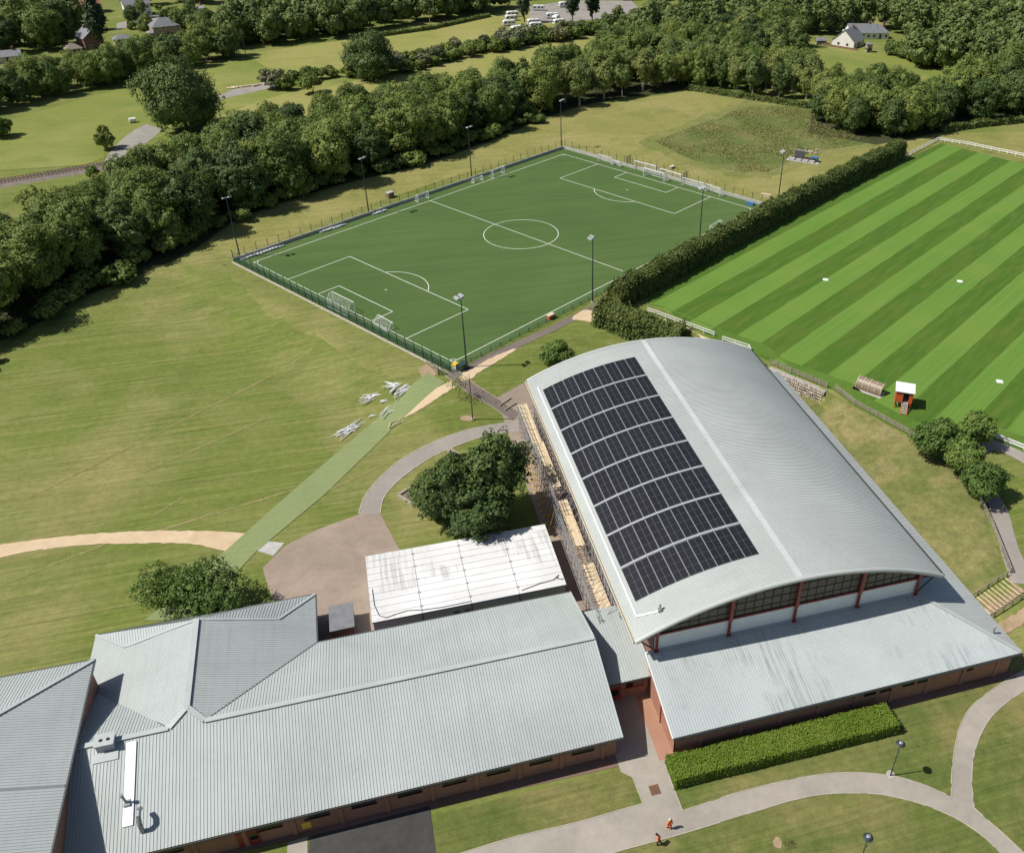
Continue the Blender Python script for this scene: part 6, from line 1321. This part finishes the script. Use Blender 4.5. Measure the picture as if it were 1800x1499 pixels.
# hedges ------------------------------------------------------------
def hedge(name, line_, wd, h, mat, label, dens, size, seed, bumps=.25, flat_top=False, spread=.12):
    """hedge along world points; leaves spread over a lumpy box with a closed core"""
    rg = np.random.default_rng(seed); P = [Vector(p) for p in line_]; e = empty(name, (*P[0].xy, terrain(P[0].x, P[0].y)), 0, label, 'hedge'); pts = []; nr = []; core = MB()
    L = sum((b - a).length for a, b in zip(P, P[1:])); n = int(dens * L * (wd + 2 * h)); tot = 0.0
    ph = rg.uniform(0, 6, 6)
    def hh(s): return h * (1 + bumps * (.5 * np.sin(s * .55 + ph[0]) + .3 * np.sin(s * 1.3 + ph[1]) + .2 * np.sin(s * 2.9 + ph[2]))) if bumps else np.full_like(s, h)
    def ww(s): return wd / 2 * (1 + bumps * .5 * (np.sin(s * .8 + ph[3]) * .6 + np.sin(s * 2.1 + ph[4]) * .4)) if bumps else np.full_like(s, wd / 2)
    for a, b in zip(P, P[1:]):
        l = (b - a).length; d = (b - a) / l; nn = np.array([-d.y, d.x, 0.0]); dd = np.array([d.x, d.y, 0]); m = int(n * l / L)
        s = rg.uniform(-.2, l + .2, m); S = s + tot; H_, W_ = hh(S), ww(S); k = rg.uniform(0, 1, m) * (2 * H_ + 2 * W_)
        side = np.where(k < H_, -1.0, np.where(k < 2 * H_, 1.0, 0.0)); off = np.where(side != 0, side * W_, rg.uniform(-1, 1, m) * W_); z = np.where(side != 0, np.where(k < H_, k, k - H_), H_)
        if not flat_top: z = np.where(side == 0, H_ - (off / W_) ** 2 * H_ * .18, z); off = np.where(side != 0, off * (1 - .35 * (z / H_) ** 2), off)
        else: off = off * (1 - .05 * z / h)
        ec = rg.random(m) < (wd / (L + wd)) * .9
        s = np.where(ec, np.where(rg.random(m) < .5, 0.0, l), s); off = np.where(ec, rg.uniform(-1, 1, m) * W_, off); z = np.where(ec, rg.uniform(0, 1, m) * H_, z)
        base = np.array([a.x, a.y, 0]) + s[:, None] * dd + off[:, None] * nn; tz = np.array([terrain(x, y) for x, y in base[:, :2]]); base[:, 2] = tz + z; base += rg.normal(0, spread, base.shape); pts.append(base)
        nv = np.where(side[:, None] != 0, side[:, None] * nn, np.array([0, 0, 1.0])) + np.array([0, 0, .35]); nr.append(nv)
        q = max(1, int(l / 1.0))
        for j in range(q):
            s0, s1 = l * j / q, l * (j + 1) / q; h0, w0 = float(hh(np.array([tot + s0]))[0]), float(ww(np.array([tot + s0]))[0]); h1, w1 = float(hh(np.array([tot + s1]))[0]), float(ww(np.array([tot + s1]))[0])
            A, B = a + d * s0, a + d * s1; nv_ = V(*nn); za, zb = terrain(A.x, A.y), terrain(B.x, B.y); tp = .6 if not flat_top else .93
            core.hull8([A - nv_ * w0 * .9 + V(0, 0, za - A.z), A + nv_ * w0 * .9 + V(0, 0, za - A.z), B + nv_ * w1 * .9 + V(0, 0, zb - B.z), B - nv_ * w1 * .9 + V(0, 0, zb - B.z), A - nv_ * w0 * tp + V(0, 0, za - A.z + h0 * .9), A + nv_ * w0 * tp + V(0, 0, za - A.z + h0 * .9), B + nv_ * w1 * tp + V(0, 0, zb - B.z + h1 * .9), B - nv_ * w1 * tp + V(0, 0, zb - B.z + h1 * .9)])
        tot += l
    p0 = np.array(e.location); me = leaf_mesh('foliage', np.concatenate(pts) - p0, np.concatenate(nr), size, mat, seed, None, .5); o = bpy.data.objects.new('foliage', me); COL.objects.link(o); o.parent = e
    core.build('inner_growth', mat, e)
    return e
def uvp(u, v): return pitch(u, v, 0)
hedge('hedge', [uvp(-14.5, -42.0), uvp(10, -41.6), uvp(60, -41.6), uvp(100, -42.3), uvp(119, -43.4)], 4.2, 4.9, 'leaf_hedge', 'long tall dark hedge between the football pitch and the striped field', 42, .26, 5, .16, False, .22)
hedge('hedge', [(6.2, -47.5, 0), (10.5, -51.0, 0), (15.0, -54.8, 0), (20.0, -58.6, 0)], 5.4, 4.0, 'leaf_hedge', 'bushy dark hedge block behind the far gable of the barrel roof', 45, .26, 6, .2, False, .25)
hedge('hedge', [(-14.7, -149.6, 0), (12.4, -149.9, 0)], 3.3, 1.7, 'leaf_box', 'clipped bright green hedge in front of the hall lean-to', 190, .1, 7, .05, True, .06)
hedge('hedge', [at(1212, 158), at(1300, 172), at(1420, 190)], 2.4, 1.7, 'leaf_hedge', 'low hedge along the far edge of the dry meadow', 10, .4, 8, .2, False, .15)
hedge('hedge', [at(1655, 232), at(1720, 222), at(1800, 214), at(1900, 210)], 3.0, 2.0, 'leaf_hedge', 'low hedge along the wood beyond the far white railing', 8, .4, 9, .25, False, .15)
hedge('hedge', [at(660, 66), at(760, 52), at(860, 30)], 2.0, 1.6, 'leaf_hedge', 'thin hedge below the dark trees above the pale meadow', 8, .4, 10, .2, False, .15)
# tall grass on the rough patch: nobody could count it
rg = np.random.default_rng(12); poly = [(p.x, p.y) for p in (at(*q) for q in [(1150, 250), (1205, 228), (1260, 208), (1310, 190), (1400, 188), (1470, 205), (1500, 235), (1530, 250), (1470, 262), (1430, 266), (1390, 282), (1355, 302), (1300, 302), (1220, 282)])]
xs = [p[0] for p in poly]; ys = [p[1] for p in poly]; got = []
while len(got) < 9000:
    p = (rg.uniform(min(xs), max(xs)), rg.uniform(min(ys), max(ys)))
    if inside(p, poly) and (math.sin(p[0] * .35) + math.sin(p[1] * .27 + p[0] * .1) + rg.normal(0, .7)) > -.4: got.append((p[0], p[1], .12 + rg.random() ** 2 * .5))
me = leaf_mesh('tall_grass', np.array(got), np.tile([0, 0, 1.0], (len(got), 1)), .26, 'tall_grass', 3, None, .6)
o = bpy.data.objects.new('tall_grass', me); COL.objects.link(o); tag(o, 'tall rough grass and weeds on the sunken patch behind the pitch', 'grass', None, 'stuff')
p = gnd(1375, 1478); single('sapling', 1378, 1485, .35, 'tiny shrub in a bare patch on the front lawn', 'shrub', 0, 1.0, 'shrub')
sheet('dirt_patch', [(1358, 1478), (1366, 1470), (1374, 1478), (1372, 1490), (1362, 1488)], 'brown_dirt', .045, 0, True)
sheet('dirt_patch', [(735, 648), (752, 640), (770, 652), (760, 665), (742, 662)], 'brown_dirt', .05, 1.0, True)
sheet('dirt_patch', [(815, 652), (832, 650), (836, 660), (824, 668), (812, 664)], 'tan_dirt', .072, 0, True)
print('trees', NTREE[0], 'tris', sum(len(m.loop_triangles) or len(m.polygons) * 2 for m in bpy.data.meshes))
